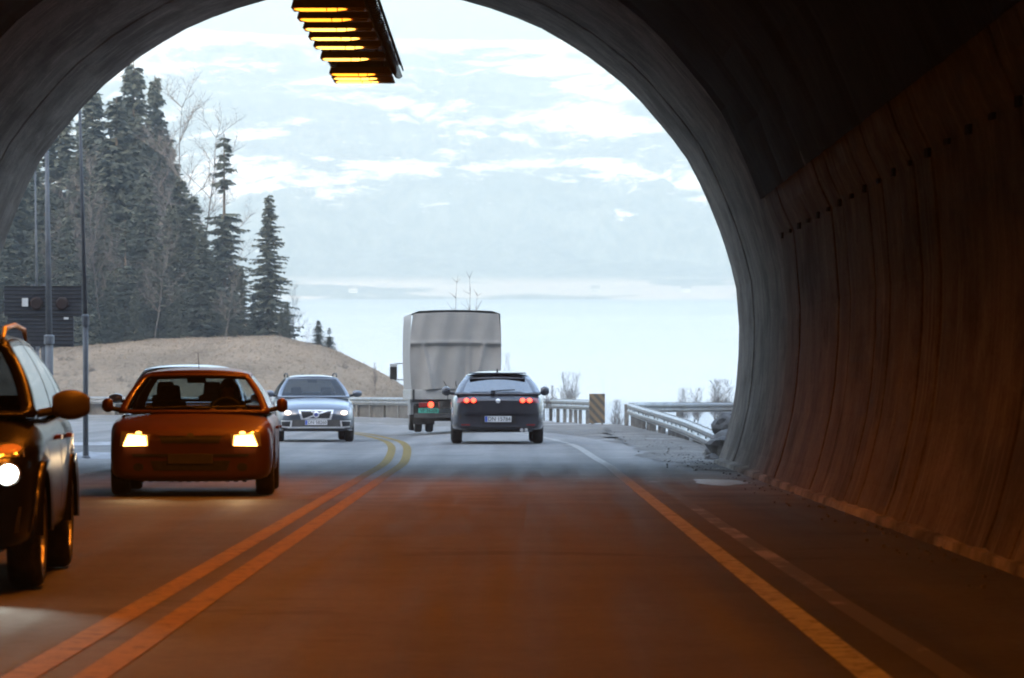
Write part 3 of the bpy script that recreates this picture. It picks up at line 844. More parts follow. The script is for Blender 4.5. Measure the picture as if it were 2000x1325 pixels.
HL = mat('headlight_beam_glass', (1, .8, .5), .2, emis=(1, .60, .20), es=3.2)
HLO = mat('headlight_rim_glow', (1, .6, .2), .2, emis=(1, .42, .08), es=.9)
HLW = mat('white_headlight_beam', (1, 1, 1), .2, emis=(.85, 1, .95), es=5)
HLS = mat('weak_headlight_glow', (1, .8, .7), .2, emis=(1, .72, .55), es=.6)
LENS = mat('lamp_cluster_glass', (.30, .28, .27), .12, .3, coat=1)
AMB = mat('amber_lens', (.6, .18, .02), .15, emis=(1, .3, .03), es=.03)
REDL = mat('red_lamp_glass', (.22, .012, .012), .15, coat=1)
REDON = mat('lit_red_lamp', (1, .05, .03), .3, emis=(1, .06, .025), es=.7)

# --- red compact, oncoming
RED = mat('dark_red_paint', (.11, .030, .026), .45, .1, noise=(.08, .028, .026), scale=2, coat=.25)
kB = [(-2.0, .72, .24, .58, .66), (-1.97, .82, .19, .68, .74), (-1.90, .90, .17, .74, .79), (-1.75, .935, .17, .79, .84), (-1.5, .95, .17, .84, .90), (-1.15, .955, .18, .88, .96), (-.95, .96, .19, .90, .98), (0, .96, .19, .91, .96), (1.2, .96, .19, .93, .97), (1.7, .94, .22, .94, .99), (1.88, .89, .25, .92, .97), (1.97, .84, .30, .86, .90), (2.0, .76, .36, .78, .82)]
cB = dict(y1=-1.08, y2=-.35, y3=1.45, y4=1.90, z1=.975, z4=.98, zr1=1.42, zr2=1.42, wb=.89, wr=.62, wr0=.12, rw=.86)
car = Car('compact_car', RED, 4.0, 1.92, 1.5, kB, cB, (-1.22, 1.28), .30)
tag(car.root, 'dark red compact hatchback driving towards us with both headlights glaring', 'car')
car.interior(); car.mirror(RED, z=1.05, w_=.13, h=.17)
car.decal('grille', 'front', [(-.33, .615), (.33, .615), (.36, .695), (-.36, .695)], BLACKP)
car.decal('grille_bar', 'front', [(-.40, .702), (.40, .702), (.42, .73), (-.42, .73)], RED, off=.02)
car.decal('emblem', 'front', ('disc', 0, .69, .045, .045), BLACKP, off=.022)
for o in car.sym('headlight', 'front', [(.48, .58), (.82, .58), (.80, .755), (.46, .72)], LENS, off=.012):
    sg = 1 if sum(v.co.x for v in o.data.vertices) > 0 else -1
    q = [(.50, .535), (.765, .53), (.73, .645), (.66, .675), (.53, .66)]; q = [(.495, .588), (.78, .582), (.725, .722), (.505, .705)]
    q = [(sg * a, z) for a, z in q]
    if sg < 0: q = [q[1], q[0], q[3], q[2]]
    car.decal('lit_bulb', 'front', q, HLO, off=.022, parent=o)
    q2 = [(sg * a, z) for a, z in ((.51, .594), (.765, .589), (.71, .705), (.53, .69))]
    if sg < 0: q2 = [q2[1], q2[0], q2[3], q2[2]]
    car.decal('bulb_core', 'front', q2, HL, off=.030, parent=o); car.decal('side_light', 'front', ('disc', sg * .60, .735, .035, .018), HLO, off=.026, parent=o)
car.decal('bumper_intake', 'front', [(-.42, .30), (.42, .30), (.46, .41), (-.46, .41)], BLACKP)
car.sym('fog_lamp', 'front', ('disc', .60, .34, .06, .045), BLACKP)
car.decal('bumper_strip', 'front', [(-.66, .46), (.66, .46), (.68, .49), (-.68, .49)], BLACKP, off=.012)
hit, _ = car.cast('front', 0, .44); number_plate(car.root, (0, hit.y - .02, .435), '', (0, 0, 0))
car.seams((-.95, .22, 1.1), .32, .86); car.handles((.05, .98), .78, RED)
b_ = MB(); b_.tube([(.02, -.15, 1.49), (.0, .05, 1.68)], .005, 5); b_.build('antenna', BLACKP, car.root)
b_ = MB(); b_.tube([(-.55, -1.14, 1.02), (.1, -1.08, 1.04)], .008, 5); b_.tube([(.02, -1.15, 1.02), (.6, -1.06, 1.04)], .008, 5); b_.build('wiper', BLACKP, car.root)
b_ = MB()
for k in range(26):
    x = -.62 + 1.24 * k / 25; b_.box((x, -1.80 + .10 * abs(x) * abs(x), .21 - .018 * abs(math.sin(k * 1.7))), (.05, .05, .06))
b_.build('bumper_lip', BLACKP, car.root)
car.place(-3.80, 46.4, R(2.2))
redcar = car

# driver of the red car: one continuous skinned figure, seated
def seated_person(root, sx, ys):
    pts = [('pel', (0, 0, .62), .13), ('wai', (0, .03, .80), .12), ('che', (0, .05, 1.00), .145), ('nec', (0, .05, 1.13), .055), ('hea', (0, .02, 1.24), .085), ('hdt', (0, .02, 1.31), .075),
           ('shl', (.17, .05, 1.06), .06), ('ell', (.24, -.10, .86), .042), ('hal', (.16, -.38, .97), .032), ('shr', (-.17, .05, 1.06), .06), ('elr', (-.24, -.10, .86), .042), ('har', (-.16, -.38, .97), .032),
           ('hpl', (.10, -.08, .60), .085), ('knl', (.13, -.48, .66), .06), ('ftl', (.13, -.62, .40), .045), ('hpr', (-.10, -.08, .60), .085), ('knr', (-.13, -.48, .66), .06), ('ftr', (-.13, -.62, .40), .045)]
    E = [('pel', 'wai'), ('wai', 'che'), ('che', 'nec'), ('nec', 'hea'), ('hea', 'hdt'), ('che', 'shl'), ('shl', 'ell'), ('ell', 'hal'), ('che', 'shr'), ('shr', 'elr'), ('elr', 'har'), ('pel', 'hpl'), ('hpl', 'knl'), ('knl', 'ftl'), ('pel', 'hpr'), ('hpr', 'knr'), ('knr', 'ftr')]
    ix = {p[0]: i for i, p in enumerate(pts)}
    # five fingers closing round the wheel rim on each hand
    V = [p[1] for p in pts]; Rr = [p[2] for p in pts]; EE = [(ix[a], ix[b]) for a, b in E]
    for h, sg in (('hal', 1), ('har', -1)):
        c = Vector(pts[ix[h]][1]); pal = len(V); V.append(tuple(c + Vector((0, -.06, .01)))); Rr.append(.03); EE.append((ix[h], pal))
        for f in range(4):
            k = len(V); b = c + Vector((sg * .0 + (f - 1.5) * .018, -.09, .03)); V.append(tuple(b)); Rr.append(.009); EE.append((pal, k))
            V.append(tuple(b + Vector((0, -.022 + .002 * f, .0)))); Rr.append(.009); EE.append((k, k + 1))
            V.append(tuple(b + Vector((0, -.028, -.028)))); Rr.append(.008); EE.append((k + 1, k + 2))
        k = len(V); V.append(tuple(c + Vector((-sg * .035, -.06, .02)))); Rr.append(.011); EE.append((ix[h], k)); V.append(tuple(c + Vector((-sg * .035, -.09, .03)))); Rr.append(.009); EE.append((k, k + 1))
    me = bpy.data.meshes.new('person'); me.from_pydata(V, EE, []); o = bpy.data.objects.new('person', me); COL.objects.link(o)
    md = o.modifiers.new('k', 'SKIN'); sv = me.skin_vertices[0].data
    for i, r in enumerate(Rr): sv[i].radius = (r, r)
    sv[0].use_root = True
    o.modifiers.new('s', 'SUBSURF').levels = 1
    bpy.context.view_layer.update()
    me2 = bpy.data.meshes.new_from_object(o.evaluated_get(bpy.context.evaluated_depsgraph_get())); o.modifiers.clear(); o.data = me2
    me2.materials.append(PERSONM); me2.materials.append(SKIN)
    for p in me2.polygons:
        p.use_smooth = True; c = p.center
        if c.z > 1.15 or c.y < -.37 and c.z > .85: p.material_index = 1
    b = MB(); P = []
    for j in range(7):
        t = j / 6; z = 1.24 + .125 * t; r = .098 * math.sqrt(max(0.02, 1 - t * t))
        P.append([(r * math.cos(a * math.pi / 8) , .035 + r * 1.12 * math.sin(a * math.pi / 8), z + .012) for a in range(17)])
    b.grid(P); b.build('hair', HAIR, o, smooth=True)
    b = MB(); b.box((0, -.072, 1.235), (.022, .03, .045), taper=.6); b.box((0, -.066, 1.195), (.05, .012, .01)); b.box((.032, -.066, 1.262), (.026, .012, .012)); b.box((-.032, -.066, 1.262), (.026, .012, .012)); b.build('face', SKIN, o, bevel=.004)
    return o
per = seated_person(None, 0, 0)
tag(per, 'person in a dark jacket at the wheel of the red hatchback', 'person')
per.matrix_world = Matrix.Translation(redcar.root.location) @ redcar.root.rotation_euler.to_matrix().to_4x4() @ Matrix.Translation((.36, cB['y1'] + 1.08, 0))

# --- dark suv at the left edge
DARK = mat('black_brown_paint', (.004, .0035, .003), .27, 0, noise=(.007, .006, .005), scale=2, coat=.0, spec=.22)
kS = [(-2.3, .66, .34, .62, .70), (-2.26, .78, .28, .70, .78), (-2.16, .86, .25, .78, .86), (-2.0, .905, .25, .86, .95), (-1.6, .935, .25, .94, 1.04), (-1.2, .945, .25, 1.00, 1.11), (-1.0, .95, .26, 1.03, 1.13), (0, .95, .28, 1.04, 1.08), (1.4, .95, .28, 1.08, 1.10), (1.95, .93, .30, 1.08, 1.12), (2.2, .87, .34, 1.00, 1.04), (2.3, .78, .42, .86, .9)]
cS = dict(y1=-1.15, y2=-.30, y3=1.75, y4=2.12, z1=1.11, z4=1.12, zr1=1.60, zr2=1.60, wb=.87, wr=.62, third=True, dark=True)
car = Car('suv', DARK, 4.6, 1.90, 1.7, kS, cS, (-1.38, 1.36), .35, glass=DGLASS)
tag(car.root, 'black sport utility car cut off by the left photo edge with a round white headlight', 'car')
car.interior(); car.mirror(mat('scuffed_mirror_paint', (.075, .065, .06), .5, .0), z=1.17, w_=.24, h=.20, y=-.72)
for o in car.sym('headlight', 'front', [(.50, .84), (.86, .85), (.84, .94), (.52, .93)], LENS, off=.012):
    sg = 1 if sum(v.co.x for v in o.data.vertices) > 0 else -1
    car.decal('indicator', 'front', ('disc', sg * .77, .90, .065, .028), AMB, off=.02, parent=o)
for o in car.sym('driving_lamp', 'front', ('disc', .78, .745, .07, .07), LENS, off=.012, n=(8, 8)):
    sg = 1 if sum(v.co.x for v in o.data.vertices) > 0 else -1
    car.decal('lit_bulb', 'front', ('disc', sg * .78, .745, .056, .058), HLW, off=.02, parent=o, n=(8, 8))
car.decal('grille', 'front', [(-.42, .68), (.42, .68), (.45, .86), (-.45, .86)], BLACKP)
car.decal('grille_bar', 'front', [(-.42, .76), (.42, .76), (.43, .785), (-.43, .785)], CHROME, off=.02)
car.decal('bumper_guard', 'front', [(-.84, .38), (.84, .38), (.86, .54), (-.86, .54)], BLACKP, off=.02)
hit, _ = car.cast('front', 0, .5); number_plate(car.root, (0, hit.y - .04, .46), '', (0, 0, 0))
for side in ('plus', 'minus'):
    for yc in (-1.38, 1.36):
        b = MB(); P = []
        for k in range(17):
            a = math.pi * (k / 16); row = []
            for r_, xo in ((.405, .012), (.47, .022), (.47, -.03)):
                x = (.95 + xo) * (1 if side == 'plus' else -1); row.append((x, yc + r_ * math.cos(a), .35 + r_ * math.sin(a)))
            P.append(row)
        b.grid(P); b.build('wheel_arch_trim', DARK, car.root, smooth=True)
car.seams((-.85, .28, 1.15), .42, 1.0); car.handles((.08, 1.0), .95, mat('handle_paint', (.20, .05, .03), .3, .2, coat=.5))
for sg in (1, -1):
    b = MB(); b.tube([(sg * .60, -.30, 1.62), (sg * .60, -.18, 1.685), (sg * .60, .7, 1.72), (sg * .60, 1.5, 1.70), (sg * .60, 1.66, 1.63)], [.012, .018, .018, .018, .012], 8); b.build('roof_rail', CHROME, car.root)
b_ = MB(); b_.box((0, 0, 1.625), (1.1, 1.7, .03)); b_.build('headliner', INTER, car.root)
car.place(-3.95, 25.4, R(3.0)); car.root.scale = (1, 1, .975)
suv = car

# --- pale car right behind the red one
PALE = mat('pale_blue_silver_paint', (.55, .62, .66), .3, .5, coat=.6)
kP = [(k[0] * 1.05, k[1] * .98, k[2], k[3], k[4]) for k in kB]
cP = dict(cB); cP.update(y1=-1.05, y2=-.3, y3=1.4, y4=1.95, zr1=1.46, zr2=1.45, wr=.66)
car = Car('hatchback_car', PALE, 4.2, 1.76, 1.5, kP, cP, (-1.3, 1.32), .30)
tag(car.root, 'pale silver blue car almost hidden behind the dark red hatchback', 'car')
car.interior(); car.mirror(PALE, z=1.05)
car.decal('grille', 'front', [(-.33, .60), (.33, .60), (.36, .68), (-.36, .68)], BLACKP)
car.sym('headlight', 'front', [(.45, .56), (.76, .58), (.74, .70), (.43, .67)], LENS, off=.012)
hit, _ = car.cast('front', 0, .44); number_plate(car.root, (0, hit.y - .02, .435), '', (0, 0, 0))
car.place(-4.98, 59.0, R(3)); car.root.scale = (1, 1, 1.05)

# --- silver estate with the diagonal bar grille
SILV = mat('grey_blue_metallic_paint', (.17, .19, .225), .28, .75, noise=(.19, .21, .24), scale=2, coat=.7)
LOWER = mat('grey_bumper_plastic', (.06, .058, .056), .6, noise=(.10, .095, .09), scale=6)
kV = [(-2.4, .62, .34, .58, .68), (-2.36, .74, .28, .66, .75), (-2.26, .84, .25, .73, .82), (-2.05, .90, .24, .80, .90), (-1.6, .925, .24, .89, .99), (-1.2, .935, .24, .95, 1.05), (-1.0, .94, .24, .98, 1.07), (0, .94, .25, .99, 1.03), (1.5, .94, .26, 1.02, 1.05), (2.1, .91, .30, 1.02, 1.07), (2.32, .84, .34, .94, .98), (2.4, .76, .42, .82, .86)]
cV = dict(y1=-1.15, y2=-.30, y3=1.85, y4=2.25, z1=1.055, z4=1.07, zr1=1.50, zr2=1.50, wb=.86, wr=.60, third=True)
car = Car('estate_car', SILV, 4.8, 1.88, 1.6, kV, cV, (-1.42, 1.42), .34, glass=DGLASS)
tag(car.root, 'grey blue estate car with a diagonal bar across its chrome grille', 'car')
car.interior(); car.mirror(SILV, z=1.13, w_=.22, h=.16)
car.decal('lower_bumper', 'front', [(-.86, .26), (.86, .26), (.88, .52), (-.88, .52)], LOWER, off=.012, n=(20, 5))
gf = car.decal('grille_frame', 'front', [(-.35, .52), (.35, .52), (.42, .755), (-.42, .755)], CHROME, off=.016)
car.decal('grille_mesh', 'front', [(-.31, .555), (.31, .555), (.36, .72), (-.36, .72)], BLACKP, off=.024, parent=gf)
car.decal('diagonal_bar', 'front', [(-.30, .545), (-.20, .545), (.31, .73), (.21, .73)], CHROME, off=.034, parent=gf)
em = car.decal('emblem', 'front', ('disc', 0, .64, .075, .075), CHROME, off=.044, parent=gf, n=(8, 8))
car.decal('emblem_disc', 'front', ('disc', 0, .64, .045, .045), mat('emblem_blue', (.10, .12, .35), .3, .3), off=.05, parent=gf, n=(8, 8))
b = MB(); hit, _ = car.cast('front', .05, .70); b.box((-.085, hit.y - .05, .695), (.07, .015, .03), ry=R(35)); b.build('emblem_arrow', CHROME, gf)
for o in car.sym('headlight', 'front', [(.46, .63), (.80, .62), (.86, .76), (.50, .73)], LENS, off=.014):
    sg = 1 if sum(v.co.x for v in o.data.vertices) > 0 else -1
    car.decal('lit_bulb', 'front', ('disc', sg * .66, .685, .075, .05), HLS, off=.024, parent=o)
for o in car.sym('fog_frame', 'front', [(.58, .32), (.80, .34), (.82, .50), (.56, .50)], CHROME, off=.022):
    sg = 1 if sum(v.co.x for v in o.data.vertices) > 0 else -1
    pts = [(sg * x, z) for x, z in ((.62, .36), (.80, .37), (.81, .48), (.60, .48))]
    if sg < 0: pts = [pts[1], pts[0], pts[3], pts[2]]
    car.decal('fog_lamp', 'front', pts, BLACKP, off=.03, parent=o)
car.decal('skid_plate', 'front', [(-.66, .315), (.66, .315), (.70, .355), (-.70, .355)], CHROME, off=.03, n=(14, 2))
hit, _ = car.cast('front', 0, .45); number_plate(car.root, (0, hit.y - .035, .455), 'DN 58260', (0, 0, 0))
car.seams((-.85, .28, 1.15), .4, .95); car.handles((.08, 1.0), .9, SILV)
for sg in (1, -1):
    b = MB(); b.tube([(sg * .59, -.25, 1.54), (sg * .59, -.12, 1.60), (sg * .59, .7, 1.62), (sg * .59, 1.6, 1.60), (sg * .59, 1.75, 1.54)], [.016] * 5, 8); b.build('roof_rail', BLACKP, car.root)
car.place(-4.83, 92.5, R(5.5))

# --- dark wagon ahead, seen from behind (front still at -y locally, turned 180)
NAVY = mat('blue_black_paint', (.055, .058, .070), .25, .3, noise=(.075, .078, .09), scale=2, coat=1)
kA = [(-2.33, .62, .30, .52, .60), (-2.28, .74, .24, .60, .67), (-2.15, .83, .22, .67, .74), (-1.9, .88, .21, .73, .81), (-1.3, .905, .21, .82, .92), (-1.05, .91, .21, .86, .95), (0, .915, .21, .88, .93), (1.3, .915, .21, .93, .97), (1.8, .91, .22, .95, 1.0), (2.10, .88, .24, .93, .985), (2.24, .84, .26, .88, .94), (2.31, .79, .28, .84, .88), (2.34, .76, .32, .80, .83)]
ARG = glassmat('dark_rear_glass', (.14, .15, .16), .45)
cA = dict(rg=ARG, y1=-1.15, y2=-.25, y3=1.52, y4=2.16, z1=.945, z4=.975, zr1=1.355, zr2=1.34, wb=.84, wr=.60, wr0=.12, wr1=.80, rw=.82)
car = Car('wagon_car', NAVY, 4.66, 1.83, 1.42, kA, cA, (-1.35, 1.35), .32, glass=DGLASS)
tag(car.root, 'dark blue black wagon seen from behind with its two pairs of tail lamps lit', 'car')
car.interior(); car.mirror(NAVY, z=1.03, w_=.17, h=.19, y=-.8)
for o in car.sym('tail_lamp', 'rear', [(.40, .80), (.80, .80), (.78, .90), (.42, .87)], REDL, off=.012):
    sg = 1 if sum(v.co.x for v in o.data.vertices) > 0 else -1
    for hx in (.48, .615): car.decal('lit_bulb', 'rear', ('disc', sg * hx, .848, .048, .045), REDON, off=.026, parent=o, n=(8, 8))
car.decal('emblem', 'rear', ('disc', 0, .84, .045, .045), CHROME, off=.012, n=(8, 8))
car.decal('tailgate_seam', 'rear', [(-.60, .625), (.60, .625), (.60, .633), (-.60, .633)], BLACKP, off=.003, n=(12, 1), back=.004)
car.decal('bumper_step', 'rear', [(-.80, .585), (.80, .585), (.80, .61), (-.80, .61)], NAVY, off=.035, n=(20, 1))
car.decal('plate_recess', 'rear', [(-.36, .40), (.36, .40), (.33, .56), (-.33, .56)], BLACKP, off=.004)
car.decal('diffuser', 'rear', [(-.70, .23), (.70, .23), (.72, .33), (-.72, .33)], BLACKP, off=.012, n=(16, 2))
car.sym('rear_reflector', 'rear', [(.55, .36), (.72, .36), (.72, .385), (.55, .385)], REDL, off=.014)
hit, _ = car.cast('rear', 0, .48); number_plate(car.root, (0, hit.y + .018, .485), 'DN 15784', (0, 0, R(180)))
b = MB(); yy = cA['y4']; b.box((-.12, yy + .035, 1.045), (.42, .02, .022), ry=R(3)); b.box((.1, yy + .07, 1.02), (.08, .05, .05)); b.build('rear_wiper', BLACKP, car.root)
b = MB(); b.tube([(0, 1.35, 1.40), (0, 1.42, 1.47)], [.02, .008], 6); b.build('antenna', BLACKP, car.root)
b = MB(); b.box((0, 1.60, 1.385), (1.12, .16, .025)); b.build('rear_spoiler', NAVY, car.root, bevel=.01)
for sg in (1,): 
    b = MB(); b.tube([(-.55, 2.28, .27), (-.55, 2.38, .27)], .035, 10); b.tube([(-.46, 2.28, .27), (-.46, 2.38, .27)], .035, 10); b.build('exhaust_pipe', CHROME, car.root)
car.seams((-.8, .3, 1.15), .35, .84); car.handles((.1, 1.0), .82, NAVY)
car.place(-.34, 81.9, R(180 + 1.2)); car.root.scale = (1.06, 1.06, 1.06)

# ------------------------------------------------------------------ truck
CANV = mat('grey_tarpaulin', (.32, .31, .29), .95, noise=(.39, .375, .35), scale=1.2, bump=.25, bscale=9, detail=8)
TWHITE = mat('white_truck_board', (.42, .42, .40), .5, noise=(.30, .295, .28), scale=2)
TCAB = mat('truck_cab_paint', (.45, .47, .48), .35, coat=.5)
CHAS = mat('truck_chassis', (.028, .027, .026), .7, noise=(.06, .056, .05), scale=5)
tk = empty('truck'); tag(tk, 'light truck seen from behind with a tall grey tarpaulin body and green plate', 'truck')
TW = 1.17   # half width of the tarpaulin body
b = MB(); P = []
z0, z1 = 1.14, 3.17
nz, nh = 40, 60
# rear curtain with folds and a flap seam (truck rear at +y local)
def fold(h, v):
    d = .03 * math.sin(h * 3.0 + v * 1.2) + .014 * math.sin(h * 11 + 5 * v)
    if v < .60: d += .05 * (.6 - v) * math.sin(h * 9 + 2) + .05 * math.exp(-((h + .75 - .45 * (.6 - v)) / .05) ** 2) + .05 * math.exp(-((h - .85 + .35 * (.6 - v)) / .05) ** 2) + .03 * math.exp(-((h + .35) / .06) ** 2)
    else: d += .035
    d += .02 * math.exp(-((v - .6) / .02) ** 2)
    return d
for j in range(nz + 1):
    v = j / nz; row = []
    for i in range(nh + 1):
        h = -TW + 2 * TW * i / nh
        bulge = .035 * math.sin(math.pi * min(1, v * 1.15)) * (1 if h > 0 else .4)
        tilt = .05 * (h / TW) * 0
        row.append((h * (1 + bulge * abs(h) / TW) * (1 - .03 * sm((v - .8) * 5)), 3.0 + 1.8 * fold(h, v), lerp(z0, z1 + tilt - .03 * (h * h), v) + (.015 * math.sin(h * 5) if j == 0 else 0)))
    P.append(row)
b.grid(P); tp = b.build('rear_curtain', CANV, tk, smooth=True)
# sides + roof, ribbed by the hoops beneath
b = MB(); rows = []
for k in range(41):
    y = 3.0 - 4.6 * k / 40; sag = .035 * abs(math.sin(math.pi * k / 8)) 
    row = []
    for t in range(9): row.append((-(TW + .03 * math.sin(t / 8 * 3.1) - sag * .4 * math.sin(t / 8 * 3.1)), y, lerp(z0, z1 - .04, t / 8)))
    for t in range(1, 12): x = -TW + 2 * TW * t / 12; row.append((x, y, z1 + .03 - .03 * (x * x) + .03 - sag))
    for t in range(9): row.append(((TW + .03 * math.sin((8 - t) / 8 * 3.1) - sag * .4), y, lerp(z0, z1 - .04, (8 - t) / 8)))
    rows.append(row)
b.grid(rows); b.build('tarpaulin', CANV, tk, smooth=True)
b = MB()
for h0, h1, k in ((-.35, -.12, 0), (-.02, -.03, 1), (.30, .18, 2)):
    pts = [(h0 + (h1 - h0) * t + .03 * math.sin(t * 6 + k), 3.10 + .02 * math.sin(t * 5), 1.35 - .50 * t) for t in [q / 8 for q in range(9)]]
    b.tube(pts, .012, 5)
b.build('tarpaulin_rope', BLACKP, tk)
b = MB(); b.box((0, .7, 1.0), (2.38, 4.6, .26)); b.build('cargo_bed', TWHITE, tk, bevel=.01)
b = MB(); b.box((0, 3.02, .99), (2.34, .04, .24)); tg = b.build('tailboard', TWHITE, tk, bevel=.005)
for x in (-1.12, -.05, 1.12): b = MB(); b.box((x, 3.05, 1.0), (.05, .03, .26)); b.build('hinge', CHAS, tg)
b = MB(); b.box((-.42, .6, .72), (.10, 6.2, .2)); b.box((.42, .6, .72), (.10, 6.2, .2))
for y in (-1.5, -.2, 1.2, 2.9): b.box((0, y, .72), (.9, .1, .16))
b.box((0, 2.95, .83), (2.3, .06, .08)); b.box((-.75, 2.2, .62), (.5, .9, .34)); b.box((.70, .4, .55), (.5, 1.2, .4))
b.build('chassis', CHAS, tk)
b = MB(); b.box((0, 3.02, .44), (2.2, .10, .12)); b.box((-.6, 2.9, .58), (.08, .1, .26)); b.box((.6, 2.9, .58), (.08, .1, .26)); b.build('rear_bumper', LOWER, tk, bevel=.01)
for sg in (1, -1):
    b = MB(); b.box((sg * .83, 2.74, .46), (.56, .02, .50)); b.build('mud_flap', RUBBER, tk)
    for dx in (.66, .96): wheel(.36, .20, tk, sg * dx, 2.1, .36)
    wheel(.36, .20, tk, sg * .92, -1.75, .36)
    b = MB(); b.box((sg * .78, 2.98, .72), (.40, .07, .13)); tl = b.build('tail_lamp', REDL, tk, bevel=.01)
    if sg > 0:
        b = MB(); b.lathe([(0, 0), (.0, .075), (-.03, .08)], 16, 'Y', (.66, 3.03, .73)); b.build('lit_bulb', REDON, tl)
b = MB(); b.tube([(0, 2.1, .36), (0, 2.1, .36)], .01, 6); b.box((0, 2.1, .36), (1.3, .14, .14)); b.box((0, -1.75, .36), (1.6, .1, .1)); b.build('axle', CHAS, tk)
number_plate(tk, (.72, 3.05, .575), 'VF 36205', (0, 0, R(180)), base=PGREEN, blue=False, w_=.55, h=.13)
# cab
b = MB(); cab = [(-2.9, .45, 1.25, .95), (-2.85, .42, 1.35, 1.0), (-2.45, .42, 2.25, 1.02), (-2.2, .42, 2.42, 1.02), (-1.5, .42, 2.45, 1.02), (-1.35, .45, 2.40, 1.0)]
P = []
for y, zl, zt, w_ in cab:
    P.append([(-w_, y, zl), (-w_ * 1.0, y, lerp(zl, zt, .5)), (-w_ * .9, y, zt - .08), (-w_ * .75, y, zt), (0, y, zt + .02), (w_ * .75, y, zt), (w_ * .9, y, zt - .08), (w_, y, lerp(zl, zt, .5)), (w_, y, zl), (0, y, zl), (-w_, y, zl)])
b.grid(P); b.add(P[0][:-1], [tuple(range(10))]); b.add(P[-1][:-1], [tuple(range(10))])
cb = b.build('cab', TCAB, tk)
for sg in (1, -1):
    b = MB(); b.add([(sg * 1.03, -2.4, 1.35), (sg * 1.03, -1.6, 1.35), (sg * .99, -1.6, 2.1), (sg * .99, -2.3, 2.1)], [(0, 1, 2, 3)]); b.build('window', DGLASS, cb)
    b = MB(); b.box((sg * 1.42, -2.35, 1.62), (.20, .10, .42)); mr = b.build('mirror', BLACKP, tk, bevel=.03)
    b = MB(); b.tube([(sg * 1.0, -2.35, 1.85), (sg * 1.40, -2.35, 1.85)], .015, 6); b.tube([(sg * 1.0, -2.35, 1.40), (sg * 1.40, -2.35, 1.40)], .015, 6); b.build('mirror_arm', BLACKP, mr)
    b = MB(); b.box((sg * 1.42, -2.35, 1.80), (.205, .11, .10)); b.build('mirror_cap', TCAB, mr, bevel=.02)
ty = 104.2; q = Quaternion((1, 0, 0), -math.atan(G)) @ Quaternion((0, 0, 1), R(180 + 4.2))
tk.location = (-1.70, ty, rd(-1.2, ty) + .006); tk.rotation_euler = q.to_euler('XYZ')

# headlight beams (the lamps' own light)
def spot(root, x, y, z, e, col, ang=60, tilt=6):
    L = bpy.data.lights.new('headlight_beam', 'SPOT'); L.energy = e; L.color = col; L.spot_size = R(ang); L.spot_blend = .8; L.shadow_soft_size = .06
    o = bpy.data.objects.new('headlight_beam', L); COL.objects.link(o); o.parent = root; o.location = (x, y, z); o.rotation_euler = (R(-90 + tilt) * -1 - R(0), 0, R(180))
    o.rotation_euler = Vector((0, -1, -math.tan(R(tilt)))).to_track_quat('-Z', 'Y').to_euler()
    return o
for sx in (.64, -.64):
    spot(suv.root, sx, -2.42, .72, 14, (.9, 1, .9), 50, 15)
    spot(redcar.root, sx * .9, -2.12, .6, 5, (1, .72, .4), 60, 8)

# ------------------------------------------------------------------ guard rails
def rail(name, pts, label, group, ztop=.75, post_step=2.0, sgn=1, endturn=None, postm=DGALV, beam_h=.31, posts=True, ztops=None):
    root = empty(name, (pts[0][0], pts[0][1], rz_(pts[0][1]))); tag(root, label, 'guard rail', group)
    O = Vector(root.location)
    cp = catmull([(p[0], p[1], ground(p[0], p[1]) if p[1] > 66 else rz_(p[1])) for p in pts], 8)
    prof = [(.0, 0), (.0, .02), (.055, .06), (.055, .11), (.0, .155), (.055, .20), (.055, .25), (.0, .29), (0, .31)]
    rows = []; L = 0; acc = [0]
    for i in range(1, len(cp)): acc.append(acc[-1] + (cp[i] - cp[i - 1]).length)
    for i, p in enumerate(cp):
        d = (cp[min(i + 1, len(cp) - 1)] - cp[max(i - 1, 0)]); d.z = 0; d.normalize(); nrm = Vector((d.y, -d.x, 0)) * sgn
        zt = ztop if ztops is None else interp(acc[i] / acc[-1], ztops[0], ztops[1])
        base = rz_(p.y)
        if ztops is None: base = rz_(p.y)
        rows.append([tuple(Vector((p.x, p.y, base)) - O + nrm * -a + Vector((0, 0, zt - beam_h + z * beam_h / .31))) for a, z in prof])
    m = MB().grid(rows); o = m.build('beam', GALV, root, fix=False); md = o.modifiers.new('t', 'SOLIDIFY'); md.thickness = .006; md.offset = 0
    # lap joints / bolts
    jb = MB(); k = 0; s = 0
    while s < acc[-1] and posts:
        i = next((q for q in range(len(acc)) if acc[q] >= s), len(acc) - 1); p = cp[i]
        d = (cp[min(i + 1, len(cp) - 1)] - cp[max(i - 1, 0)]); d.z = 0; d.normalize(); nrm = Vector((d.y, -d.x, 0)) * sgn
        zt = ztop if ztops is None else interp(acc[i] / acc[-1], ztops[0], ztops[1])
        base = Vector((p.x, p.y, rz_(p.y))) - O; gz = ground(p.x, p.y) - O.z if p.y > 66 else base.z
        c = base + nrm * .09; ang = math.atan2(d.y, d.x)
        b = MB(); top = base.z + zt - .04; bot = min(gz, base.z) - .25
        b.box((c.x, c.y, (top + bot) / 2), (.16, .11, top - bot), rz=ang); b.build('post', postm, root)
        cc = base - nrm * .06 + Vector((0, 0, zt - beam_h / 2)); jb.box(cc, (.05, .03, .05), rz=ang)
        s += post_step; k += 1
    if jb.v: jb.build('bolts', GALV, root)
    return root
rail('guard_rail', [(4.12, 72.2), (3.98, 75), (3.90, 82), (3.78, 96), (3.62, 108), (3.56, 117)], 'galvanised guard rail beside the portal foot running away along the right verge', 'guard rails round the bend', ztops=([0, .1, .29, .62, 1], [.38, .46, .58, .70, .84]), sgn=1, post_step=2.2, beam_h=.38)
